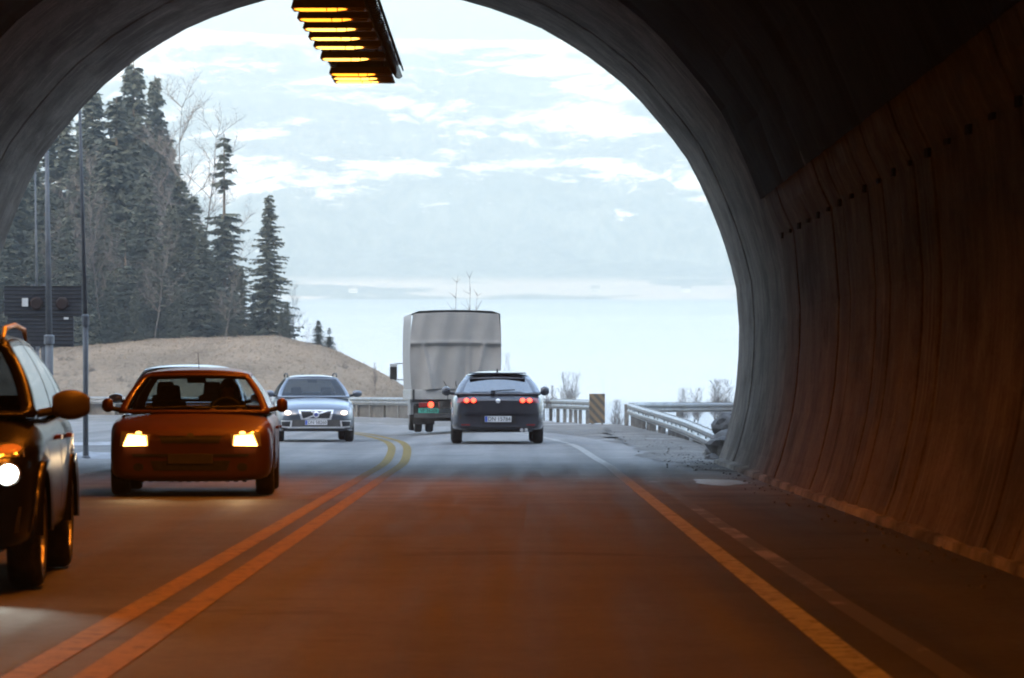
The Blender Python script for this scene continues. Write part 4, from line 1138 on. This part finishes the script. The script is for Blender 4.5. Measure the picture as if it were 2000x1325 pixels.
rail('guard_rail', [(3.60, 117.6), (4.4, 120.5), (6.2, 122.5), (9.5, 123.5), (14, 124)], 'short guard rail branching to the right behind the near rail', 'guard rails round the bend', ztop=.82, sgn=-1, post_step=2.2)
rail('guard_rail', [(2.65, 130), (1.6, 141), (-1.2, 157), (-6.5, 174), (-12, 182), (-21, 189), (-36, 193), (-60, 195)], 'long guard rail round the outside of the bend below the grassy hill', 'guard rails round the bend', ztop=.88, sgn=1, post_step=1.6, beam_h=.36)
# concrete kerb beneath the far barrier reads as solid below the rail
b_ = MB(); rows = []
for p in catmull([(-1.2, 157.3, 0), (-6.5, 174.3, 0), (-12, 182.3, 0), (-21, 189.3, 0), (-36, 193.3, 0), (-60, 195.3, 0)], 8):
    z = rz_(p.y); rows.append([(p.x, p.y + .10, z - .3), (p.x, p.y + .10, z + .54), (p.x, p.y + .30, z + .54), (p.x, p.y + .30, z - .3)])
o = b_.grid(rows).build('barrier_wall', mat('weathered_barrier_boards', (.10, .09, .08), .85, noise=(.17, .155, .135), scale=2.5), fix=False); tag(o, 'low weathered brown wall directly behind the far guard rail', 'wall')

# loose gravel creeping over the asphalt edge
rows = []; y = 57.0
while y < 118:
    e = 2.75 + .45 * mn.noise(Vector((y * .35, 2, 0))) + .18 * mn.noise(Vector((y * 1.7, 5, 0))) - .35 * sm((y - 60) / 10) + (3.4 - 2.75) * (1 - sm((y - 57) / 4))
    e = min(e, 3.38); e += .4 * sm((y - 95) / 20)
    rows.append([(lerp(e, 3.9 if y > 66 else 3.44, k / 6), y, rd(lerp(e, 3.6, k / 6), y) + .006 + .03 * math.sin(k / 6 * 3.1) * (.5 + .5 * mn.noise(Vector((k, y * 2, 0))))) for k in range(7)])
    y += .4
o = MB().grid(rows).build('gravel', GRAV, fix=False); tag(o, 'loose gravel along the right road edge', 'gravel', kind='stuff')
pb = MB(); r3 = random.Random(77)
for _ in range(260):
    y = r3.triangular(57, 110, 62); x = 3.35 - abs(r3.gauss(0, .35)); q = r3.uniform(.008, .028)
    if x < 2.0: continue
    z = rd(x, y) + .012; a = r3.random() * 3
    pb.box((x, y, z + q * .3), (q * 1.4, q, q * .8), rz=a, ry=r3.uniform(-.4, .4), taper=.6)
for _ in range(90):
    y = r3.uniform(20, 57); x = 3.36 - abs(r3.gauss(0, .25)); q = r3.uniform(.008, .03); pb.box((x, y, rz_(y) + q * .35), (q * 1.3, q, q * .8), rz=r3.random() * 3, taper=.6)
o = pb.build('loose_stones', GRAV); tag(o, 'small loose stones scattered along the right wall and road edge', 'gravel', kind='stuff')
# chevron sign
def stripes(n, l, b):
    tc = n.new('ShaderNodeTexCoord').outputs['Object']; sep = n.new('ShaderNodeSeparateXYZ'); l.new(tc, sep.inputs[0])
    s_ = math_(n, l, 'ADD', math_(n, l, 'MULTIPLY', sep.outputs['X'], 1.1), sep.outputs['Z'])
    f = math_(n, l, 'FRACT', math_(n, l, 'MULTIPLY', s_, 3.3)); m_ = math_(n, l, 'GREATER_THAN', f, .5)
    gr = noise_node(n, l, tc, 8, 5)
    c = mixc(n, l, m_, (.075, .07, .065), (.20, .15, .09)); c = mixc(n, l, ramp(n, l, gr, [(.5, 0.0), (.75, .5)]), c, (.15, .14, .12))
    l.new(c, b.inputs['Base Color']); b.inputs['Roughness'].default_value = .5
STR = node_mat('hazard_stripes', stripes)
sg_ = empty('hazard_marker', (2.83, 127.6, rz_(127.6))); tag(sg_, 'upright yellow and dark diagonal striped panel at the end of the far guard rail', 'road sign')
b = MB(); b.box((0, 0, .60), (.52, .03, .98)); b.build('panel', STR, sg_, bevel=.005)
b = MB(); b.box((0, .035, .60), (.50, .03, .96)); b.build('backing', DGALV, sg_)
for x in (-.17, .17):
    b = MB(); b.tube([(x, .07, -.3), (x, .07, 1.0)], .03, 8); b.build('post', DGALV, sg_)

# ------------------------------------------------------------------ poles, sign gantry
def pole(px_base, d, py_top, lean, label, r0=.045, zbase=None):
    x = (px_base - 1000) / 7500 * d; zb = rz_(d) if zbase is None else zbase
    top = CAMZ - (py_top - 552) / 7500 * d
    r = empty('light_pole', (x, d, zb)); tag(r, label, 'pole', 'slim steel poles outside the tunnel mouth')
    H = top - zb
    b = MB(); b.tube([(0, 0, -.2), (0, 0, H * .35)], [r0, r0], 10); b.tube([(0, 0, H * .35), (lean, 0, H)], [r0 * .85, r0 * .45], 10); b.build('shaft', POLEM, r, smooth=True)
    b = MB(); b.lathe([(H * .335, r0), (H * .335, r0 * 1.35), (H * .36, r0 * 1.35), (H * .365, r0 * .85)], 12, 'Z'); b.build('collar', POLEM, r)
    b = MB(); b.lathe([(0, r0 * 1.7), (.03, r0 * 1.7), (.06, r0 * 1.1), (.25, r0 * 1.05)], 12, 'Z'); b.build('base_plate', POLEM, r)
    return r
pole(167, 68.5, 120, -.12, 'tallest grey pole, standing between the black car and the red car', .050)
pole(96, 82, 270, -.05, 'middle grey pole in front of the back of the big sign board', .085)
pole(73, 92, 330, -.05, 'thinnest pole, leftmost beside the sign board', .04)
sb = empty('sign_board', at(82, 700, 88)); sb.location.z = rz_(88); tag(sb, 'back of a large dark road sign board on two posts by the left forest', 'road sign')
SBM = mat('sign_back_metal', (.075, .085, .10), .6, .1, noise=(.10, .11, .125), scale=5)
def sp(px, py): q = at(px, py, 88); return q.x - sb.location.x, q.z - sb.location.z
def panel(x0, y0, x1, y1, nm, yo):
    a = sp(x0, y1); c = sp(x1, y0); b = MB(); b.box(((a[0] + c[0]) / 2, yo, (a[1] + c[1]) / 2), (c[0] - a[0], .04, c[1] - a[1]))
    o = b.build(nm, SBM, sb, bevel=.004); b = MB(); z = a[1] + .05
    while z < c[1]:
        b.box(((a[0] + c[0]) / 2, yo - .035, z), (c[0] - a[0] - .02, .03, .025)); z += .09
    b.build('rib', BLACKP, o); return o
panel(8, 560, 160, 618, 'upper_panel', 0); panel(14, 619, 144, 677, 'lower_panel', .02)
b = MB(); c = sp(50, 591); b.box((c[0], -.09, c[1]), (.14, .06, .19)); b.build('junction_box', mat('white_box', (.6, .6, .58), .5), sb, bevel=.01)
for px in (72, 122):
    c = sp(px, 593); b = MB(); b.lathe([(-.13, 0), (-.13, .11), (-.10, .15), (-.04, .15)], 20, 'Y', (c[0], 0, c[1])); b.build('flasher_housing', mat('rusty_lamp_back', (.035, .02, .018), .8, noise=(.03, .022, .02)), sb)
b = MB(); c = sp(130, 622); b.box((c[0], -.08, c[1]), (.10, .04, .05)); b.build('cable_box', mat('white_box', (.6, .6, .58), .5), sb)
for px in (64, 84):
    c = sp(px, 600); b = MB(); b.tube([(c[0], .06, -.3), (c[0], .06, sp(0, 556)[1])], .055, 10); b.build('post', POLEM, sb)

# ------------------------------------------------------------------ snow strip, rocks
SNOW = mat('old_snow', (.42, .43, .45), .8, noise=(.22, .22, .22), scale=1.3, bump=.5, bscale=5)
def snow_strip(pts, wdt, h, label, seed):
    cp = catmull([(x, y, 0) for x, y in pts], 10); rows = []
    for i, p in enumerate(cp):
        d = (cp[min(i + 1, len(cp) - 1)] - cp[max(i - 1, 0)]).normalized(); nn = Vector((d.y, -d.x, 0)); t = i / (len(cp) - 1)
        e = math.sin(math.pi * t) ** .5; row = []
        for k in range(9):
            a = k / 8 * 2 - 1; q = p + nn * a * wdt * (.5 + .5 * e) * (1 + .3 * mn.noise(Vector((i * .4, seed, 0))))
            row.append((q.x, q.y, rz_(q.y) - .04 + (h + .04) * (1 - a * a) * e * (1 + .5 * mn.noise(Vector((i * .5, a * 2, seed))))))
        rows.append(row)
    o = MB().grid(rows).build('snow', SNOW, smooth=True, fix=False); return tag(o, label, 'snow', kind='stuff')
snow_strip([(-9.5, 69), (-7.8, 69), (-6.4, 70), (-5.4, 72)], .8, .10, 'strip of old snow on the ground at the foot of the pole', 1)
snow_strip([(-12, 84), (-9, 86), (-7, 90)], .5, .06, 'thin patch of old snow on the gravel beyond the pole', 2)
ROCK = mat('grey_rock', (.10, .098, .095), .9, noise=(.24, .23, .22), scale=1.8, bump=.8, bscale=7)
def rock(x, y, z, r, seed, label, sq=.75):
    bm = bmesh.new(); bmesh.ops.create_icosphere(bm, subdivisions=3, radius=r)
    for v in bm.verts:
        n_ = v.co.normalized(); k = 1 + .35 * mn.noise(n_ * 1.6 + Vector((seed * 3.1, 0, 0))) + .14 * mn.noise(n_ * 4 + Vector((seed, 5, 0)))
        v.co = v.co * k; v.co.z *= sq
    me = bpy.data.meshes.new('rock'); bm.to_mesh(me); bm.free(); o = link('rock', me, ROCK); o.location = (x, y, z); o.rotation_euler.z = seed
    return tag(o, label, 'rock', 'rocks heaped at the right foot of the portal')
rock(3.86, 67.4, rz_(67) + .18, .42, 1, 'largest rock of the heap, against the portal foot')
rock(3.66, 68.6, rz_(68) + .06, .24, 2, 'rock just in front of the guard rail end')
rock(3.95, 68.9, rz_(69) + .62, .34, 3, 'highest rock on the heap behind the guard rail end')
rock(3.58, 70.0, rz_(70) + .0, .14, 4, 'small low rock beside the guard rail end')
rock(3.98, 70.6, rz_(71) + .30, .30, 5, 'rock wedged behind the first rail post')
rock(3.48, 67.0, rz_(66) + .0, .12, 6, 'smallest rock, on the road side of the heap')

# ------------------------------------------------------------------ trees
def spruce_mesh(H, seed, gap=0, dens=1.0, rbase=.17):
    r = random.Random(seed); b = MB()
    z = .05 * H
    while z < H * .985:
        t = z / H; Rm = rbase * H * (1 - t) ** .78 + .012 * H
        if gap and .62 < t < .72 and r.random() < .7: z += .03 * H; continue
        nb = int((7 + 4 * (1 - t)) * dens)
        if gap and t > .7: Rm *= .9; nb = max(3, int(nb * .6))
        a0 = r.random() * 6.28
        for k in range(nb):
            a = a0 + 6.283 * k / nb + r.uniform(-.5, .5); L = Rm * r.uniform(.45, 1.32)
            if r.random() < .1: continue
            z_ = z; z = z_ + H * r.uniform(-.022, .022)
            dr = r.uniform(.18, .42) * (1 - t * .6); ca, sa = math.cos(a), math.sin(a)
            ns = max(3, int(9 * L / (.17 * H)) + 2)
            for s in range(ns):
                u = (s + r.uniform(.2, .9)) / ns; d = L * u
                px, py, pz = ca * d, sa * d, z - dr * d + .10 * L * u * u
                for rep in range(5):
                    w_ = .0105 * H * (1.25 - u * .75) * r.uniform(.6, 1.4); l_ = .032 * H * r.uniform(.6, 1.3) * (1.1 - .4 * u)
                    da = a + r.uniform(-1.1, 1.1); dx, dy = math.cos(da), math.sin(da); dz = r.uniform(-.75, .05)
                    qx, qy = -dy, dx; tw = r.uniform(-.7, .7)
                    p0 = (px - qx * w_ * .4, py - qy * w_ * .4, pz - tw * w_ * .5); p1 = (px + dx * l_ * .5 - qx * w_, py + dy * l_ * .5 - qy * w_, pz + dz * l_ * .4 - tw * w_)
                    p2 = (px + dx * l_, py + dy * l_, pz + dz * l_); p3 = (px + dx * l_ * .5 + qx * w_, py + dy * l_ * .5 + qy * w_, pz + dz * l_ * .4 + tw * w_)
                    b.add([p0, p1, p2, p3], [(0, 1, 2, 3)])
            b.add([(0, 0, z), (ca * L * .8, sa * L * .8, z - dr * L * .8 + .01 * H), (ca * L * .8, sa * L * .8, z - dr * L * .8 + .005 * H), (0, 0, z - .012 * H)], [(0, 1, 2, 3)]); z = z_
        z += .026 * H * r.uniform(.75, 1.3) / (dens ** .5)
    return b.mesh('crown')
def trunk_mesh(H, r0):
    b = MB(); b.tube([(0, 0, -.5), (0, 0, H * .3), (0, 0, H * .7), (0, 0, H)], [r0, r0 * .8, r0 * .4, .002 * H], 7); return b.mesh('trunk')
def birch_mesh(H, seed, spread=.3, lean=0, trunks=1, fine=1.0):
    r = random.Random(seed); b = MB()
    def strip(p, q, r0, r1): b.tube([p, q], [r0, r1], 3, cap=False)
    def grow(p, d, L, rad, lev):
        n = 3; q = p
        for i in range(n):
            d2 = (d + Vector((r.uniform(-.16, .16), r.uniform(-.16, .16), r.uniform(-.03, .10)))).normalized(); q2 = q + d2 * L / n
            strip(q, q2, rad * (1 - .25 * i), rad * (1 - .25 * (i + 1))); 
            if lev < 4:
                for _ in range(2 if lev < 3 else int(3 * fine)):
                    a = r.uniform(0, 6.28); ax = Vector((math.cos(a), math.sin(a), r.uniform(.1, 1.0) if lev < 3 else r.uniform(-.4, .8)))
                    grow(q2, (d2 * .75 + ax * (.55 + spread)).normalized(), L * r.uniform(.42, .62), rad * .48, lev + 1)
            q = q2; d = d2
    tr_ = MB()
    for k in range(trunks):
        base = Vector((r.uniform(-.3, .3) * (trunks > 1), r.uniform(-.3, .3) * (trunks > 1), -.3)); d = Vector((lean + r.uniform(-.1, .1), r.uniform(-.1, .1), 1)).normalized()
        p = base; n = 7; rad = .0075 * H
        for i in range(n):
            q = p + d * H / n; tr_.tube([p, q], [rad * (1 - i / (n + 1)), rad * (1 - (i + 1) / (n + 1))], 6, cap=False)
            if i >= 1:
                for _ in range(3):
                    a = r.uniform(0, 6.28); ax = Vector((math.cos(a) * (.5 + spread), math.sin(a) * (.5 + spread), r.uniform(.5, 1.1)))
                    grow(q, ax.normalized(), H * .24 * (1 - i / n * .6), rad * .45 * (1 - i / n * .5), 1 if i < 3 else 2)
            d = (d + Vector((r.uniform(-.07, .07), r.uniform(-.07, .07), 0))).normalized(); p = q
    return b.mesh('crown'), tr_.mesh('trunk')
SPR = [spruce_mesh(10, 21), spruce_mesh(10, 22, dens=1.15, rbase=.14), spruce_mesh(10, 23, gap=1, rbase=.15), spruce_mesh(10, 24, rbase=.20, dens=1.1)]
TRK = trunk_mesh(10, .16)
for m_ in SPR: m_.materials.append(NEED)
TRK.materials.append(BARK)
BIR = [birch_mesh(10, 31), birch_mesh(10, 32, spread=.15), birch_mesh(10, 33, spread=.4, lean=.1)]
for c_, t_ in BIR: c_.materials.append(TWIG); t_.materials.append(BIRCHB)
def tree(kind, px, d, py_top, label, py_base=None, v=0, name=None, rot=None, group=None, wid=1.0):
    x = (px - 1000) / 7500 * d; zg = ground(x, d); zt = CAMZ - (py_top - 552) / 7500 * d
    H = zt - zg
    if H < .5: return
    name = name or ('spruce_tree' if kind == 's' else 'birch_tree'); o = empty(name, (x, d, zg), rot if rot is not None else rnd.uniform(0, 6.28)); k = H / 10
    o.scale = (k * wid, k * wid, k)
    cm, tm = (SPR[v % len(SPR)], TRK) if kind == 's' else BIR[v % len(BIR)]
    for nm, me in (('crown', cm), ('trunk', tm)):
        c = bpy.data.objects.new(nm, me); COL.objects.link(c); c.parent = o
    tag(o, label, 'tree', group); return o
GF = 'forest trees left of the bend'
tree('s', 525, 272, 383, 'dark spruce standing rightmost, at the right end of the forest', v=3, wid=1.0)
tree('s', 438, 280, 262, 'tall spruce with a thin gappy top, second from the right forest end', v=2, wid=.92)
tree('s', 262, 300, 122, 'tallest dark spruce, its tip touching the tunnel arch', v=1, wid=1.0)
tree('s', 303, 305, 148, 'slim spruce tip just right of the tallest spruce', v=1, wid=.7)
tree('s', 352, 285, 345, 'middling spruce in front of the bare birches', v=0, wid=1.1)
tree('b', 345, 296, 196, 'tall bare birch right of the two highest spruces', v=0)
tree('b', 372, 292, 250, 'bare spreading birch leaning out over the open gap', v=2)
tree('b', 320, 290, 290, 'bare birch half hidden in the middle of the forest', v=1)
tree('b', 575, 276, 566, 'little bare birch beside the rightmost spruce', v=0)
tree('s', 622, 272, 626, 'tiny dark spruce alone on the hill edge', v=0, wid=1.9)
tree('s', 643, 270, 640, 'tiniest spruce, lowest on the falling hill edge', v=2, wid=2.2)
tree('b', 600, 268, 636, 'small bare shrub birch next to the tiny spruces', v=2)
row = [(-60, 262, 240, 3), (-20, 268, 330, 0), (20, 270, 240, 1), (55, 276, 300, 3), (88, 266, 360, 0), (118, 284, 205, 1), (150, 270, 300, 0), (182, 292, 172, 1), (205, 268, 380, 3), (228, 280, 190, 0), (245, 262, 430, 2), (285, 274, 330, 3), (310, 264, 470, 0), (335, 270, 400, 1), (395, 268, 440, 3), (375, 276, 380, 0), (415, 270, 500, 0), (470, 270, 520, 1), (455, 264, 560, 3), (495, 276, 575, 0), (550, 266, 600, 0), (70, 262, 450, 1), (130, 262, 420, 3), (170, 258, 520, 0), (10, 258, 440, 3), (215, 260, 530, 1), (265, 259, 560, 0), (350, 262, 560, 3), (560, 270, 590, 3)]
for i, (px, d, py, v) in enumerate(row):
    tree('s', px, d, py, 'dark spruce within the dense left forest mass', v=v, group=GF, wid=rnd.uniform(1.0, 1.35))
for i in range(34):
    px = rnd.uniform(-80, 430); d = rnd.uniform(300, 345)
    topy = interp(px, [-80, 100, 180, 260, 310, 340, 400, 440, 520], [230, 225, 190, 160, 190, 280, 380, 430, 560]) + rnd.uniform(10, 170)
    tree('s', px, d, topy, 'dark spruce within the dense left forest mass', v=rnd.randrange(4), group=GF, wid=rnd.uniform(1.0, 1.3))
for i, (px, d, py, v) in enumerate([(200, 266, 330, 1), (300, 262, 450, 2), (230, 262, 480, 1), (140, 264, 380, 1), (440, 262, 530, 2), (90, 264, 470, 0)]):
    tree('b', px, d, py, 'bare grey birch standing among the dark spruces', v=v, group='bare birches among the spruces')

# bare bushes and twigs beyond the rails
def bush(px, py_top, d, py_base, wpx, label, seed, trunks=6, H=None):
    a = at(px, py_base, d); t = at(px, py_top, d); H = t.z - a.z
    c_, t_ = birch_mesh(H, seed, spread=.05, trunks=trunks, fine=.8)
    o = empty('bare_bush', a); sx = wpx / 7500 * d / (H * .8); o.scale = (sx, sx, 1)
    link('twigs', c_, TWIG, o); link('stems', t_, TWIG, o); return tag(o, label, 'bush', 'leafless bushes beyond the guard rails')
bush(1112, 722, 140, 800, 60, 'leafless bush behind the far rail just right of the dark wagon', 41)
bush(1075, 745, 142, 800, 40, 'low leafless twigs directly at the wagon mirror', 42)
bush(992, 690, 150, 800, 26, 'slender leafless shrub at the right edge of the truck body', 43, 3)
bush(1205, 775, 137, 850, 46, 'thin leafless scrub in the gap between striped marker and near rail', 44)
bush(1345, 752, 134, 830, 70, 'leafless thicket behind the short branching rail, left half', 45, 8)
bush(1405, 738, 132, 830, 80, 'leafless thicket beside the portal edge, taller right half', 46, 9)
bush(735, 705, 205, 760, 30, 'few dry stalks where the grassy hill meets the water', 47, 3)
bush(1178, 742, 150, 840, 10, 'single thin dry stalk behind the striped marker', 48, 1)
def sapling(px, top, seed, label):
    a = at(px, 800, 165); t = at(px, top, 165); H = t.z - a.z; b = MB(); r = random.Random(seed); p = Vector((0, 0, 0)); pts = [p]
    for i in range(8): p = p + Vector((r.uniform(-.06, .06), 0, H / 8)); pts.append(p)
    o = empty('sapling', a); b.tube(pts, [.035 * (1 - i / 9.5) for i in range(9)], 5); b.build('stem', TWIG, o)
    b = MB()
    for i in range(5, 9):
        for _ in range(3):
            q = pts[i] + Vector((r.uniform(-.5, .5), r.uniform(-.3, .3), r.uniform(.2, .7))) * (1 - (i - 5) * .18); b.tube([pts[i], q], [.012, .005], 3, cap=False)
    b.build('twigs', TWIG, o); tag(o, label, 'sapling', 'leafless saplings above the truck')
sapling(890, 552, 1, 'leafless sapling tip left above the truck roof'); sapling(914, 543, 2, 'tallest leafless sapling tip above the truck roof'); sapling(936, 578, 3, 'short leafless sapling tip right above the truck roof')
# clumps on the grass hill
for i in range(9):
    x = rnd.uniform(-30, -9); y = rnd.uniform(205, 245); H = rnd.uniform(.35, .8)
    c_, t_ = birch_mesh(H, 60 + i, spread=.5, trunks=5, fine=1.0); o = empty('dry_shrub', (x, y, ground(x, y))); o.scale = (1.6, 1.6, 1)
    link('twigs', c_, TWIG, o); link('stems', t_, TWIG, o); tag(o, 'low dark shrub clump on the dry grass slope', 'shrub', 'shrub clumps on the grassy hill')

tb = MB(); r3 = random.Random(99)
for _ in range(6500):
    y = r3.triangular(196, 262, 258); u = r3.uniform(-.135, -.028); x = u * y; z = ground(x, y)
    if y < rail_y_of_x(x) + 2: continue
    hh = r3.uniform(.04, .15) * (1.8 if r3.random() < .04 else 1)
    for k in range(3):
        a = r3.random() * 6.28; ww = r3.uniform(.008, .025); lx, ly = r3.uniform(-.12, .12), r3.uniform(-.12, .12); ox, oy = r3.uniform(-.1, .1), r3.uniform(-.1, .1)
        tb.add([(x + ox - ww * math.cos(a), y + oy - ww * math.sin(a), z - .03), (x + ox + ww * math.cos(a), y + oy + ww * math.sin(a), z - .03), (x + ox + lx, y + oy + ly, z + hh)], [(0, 1, 2)])
o = tb.build('grass_tufts', GRASS, fix=False); tag(o, 'dry grass tufts on the mound', 'grass', kind='stuff')
# far farmhouses
HW = mat('white_house_wall', (.42, .41, .39), .8); HR = mat('dark_roof', (.08, .07, .07), .7)
for i, (px, py, sx, sy, sz, wm, lab) in enumerate(((1163, 577, 6, 5, 3, HW, 'white farmhouse on the far shore right of the truck'), (690, 578, 7, 6, 3, HW, 'white farmhouse on the far shore left of the truck'), (1340, 573, 7, 6, 3, HW, 'white farmhouse on the far shore nearest the tunnel edge'))):
    x = (px - 1000) / 7500 * 3070; y = 3070; z = mz(x, y); h = empty('farmhouse', (x, y, z)); tag(h, lab, 'house')
    b = MB(); b.box((0, 0, sz / 2 - .5), (sx, sy, sz + 1)); b.build('wall', wm, h)
    b = MB(); e = .5; b.add([(-sx / 2 - e, -sy / 2 - e, sz), (sx / 2 + e, -sy / 2 - e, sz), (sx / 2 + e, sy / 2 + e, sz), (-sx / 2 - e, sy / 2 + e, sz), (-sx / 2 - e, 0, sz + 3), (sx / 2 + e, 0, sz + 3)], [(0, 1, 5, 4), (2, 3, 4, 5), (0, 4, 3), (1, 2, 5), (0, 3, 2, 1)]); b.build('roof', HR, h)
    for k in (-.28, 0, .28):
        b = MB(); b.box((k * sx, -sy / 2 - .03, sz * .45), (1.1, .06, 1.3)); b.build('window', BLACKP, h)

# ------------------------------------------------------------------ haze
hb = MB(); hb.box((0, 2150, 185), (3300, 5800, 410)); hz_ = hb.build('haze', None)
m = bpy.data.materials.new('haze_air'); m.use_nodes = True; n = m.node_tree.nodes; n.remove(n['Principled BSDF'])
pv = n.new('ShaderNodeVolumePrincipled'); pv.inputs['Color'].default_value = (.395, .47, .495, 1); pv.inputs['Density'].default_value = 7.0e-4; pv.inputs['Anisotropy'].default_value = .2
m.node_tree.links.new(pv.outputs[0], n['Material Output'].inputs['Volume']); hz_.data.materials.append(m); tag(hz_, kind='stuff')
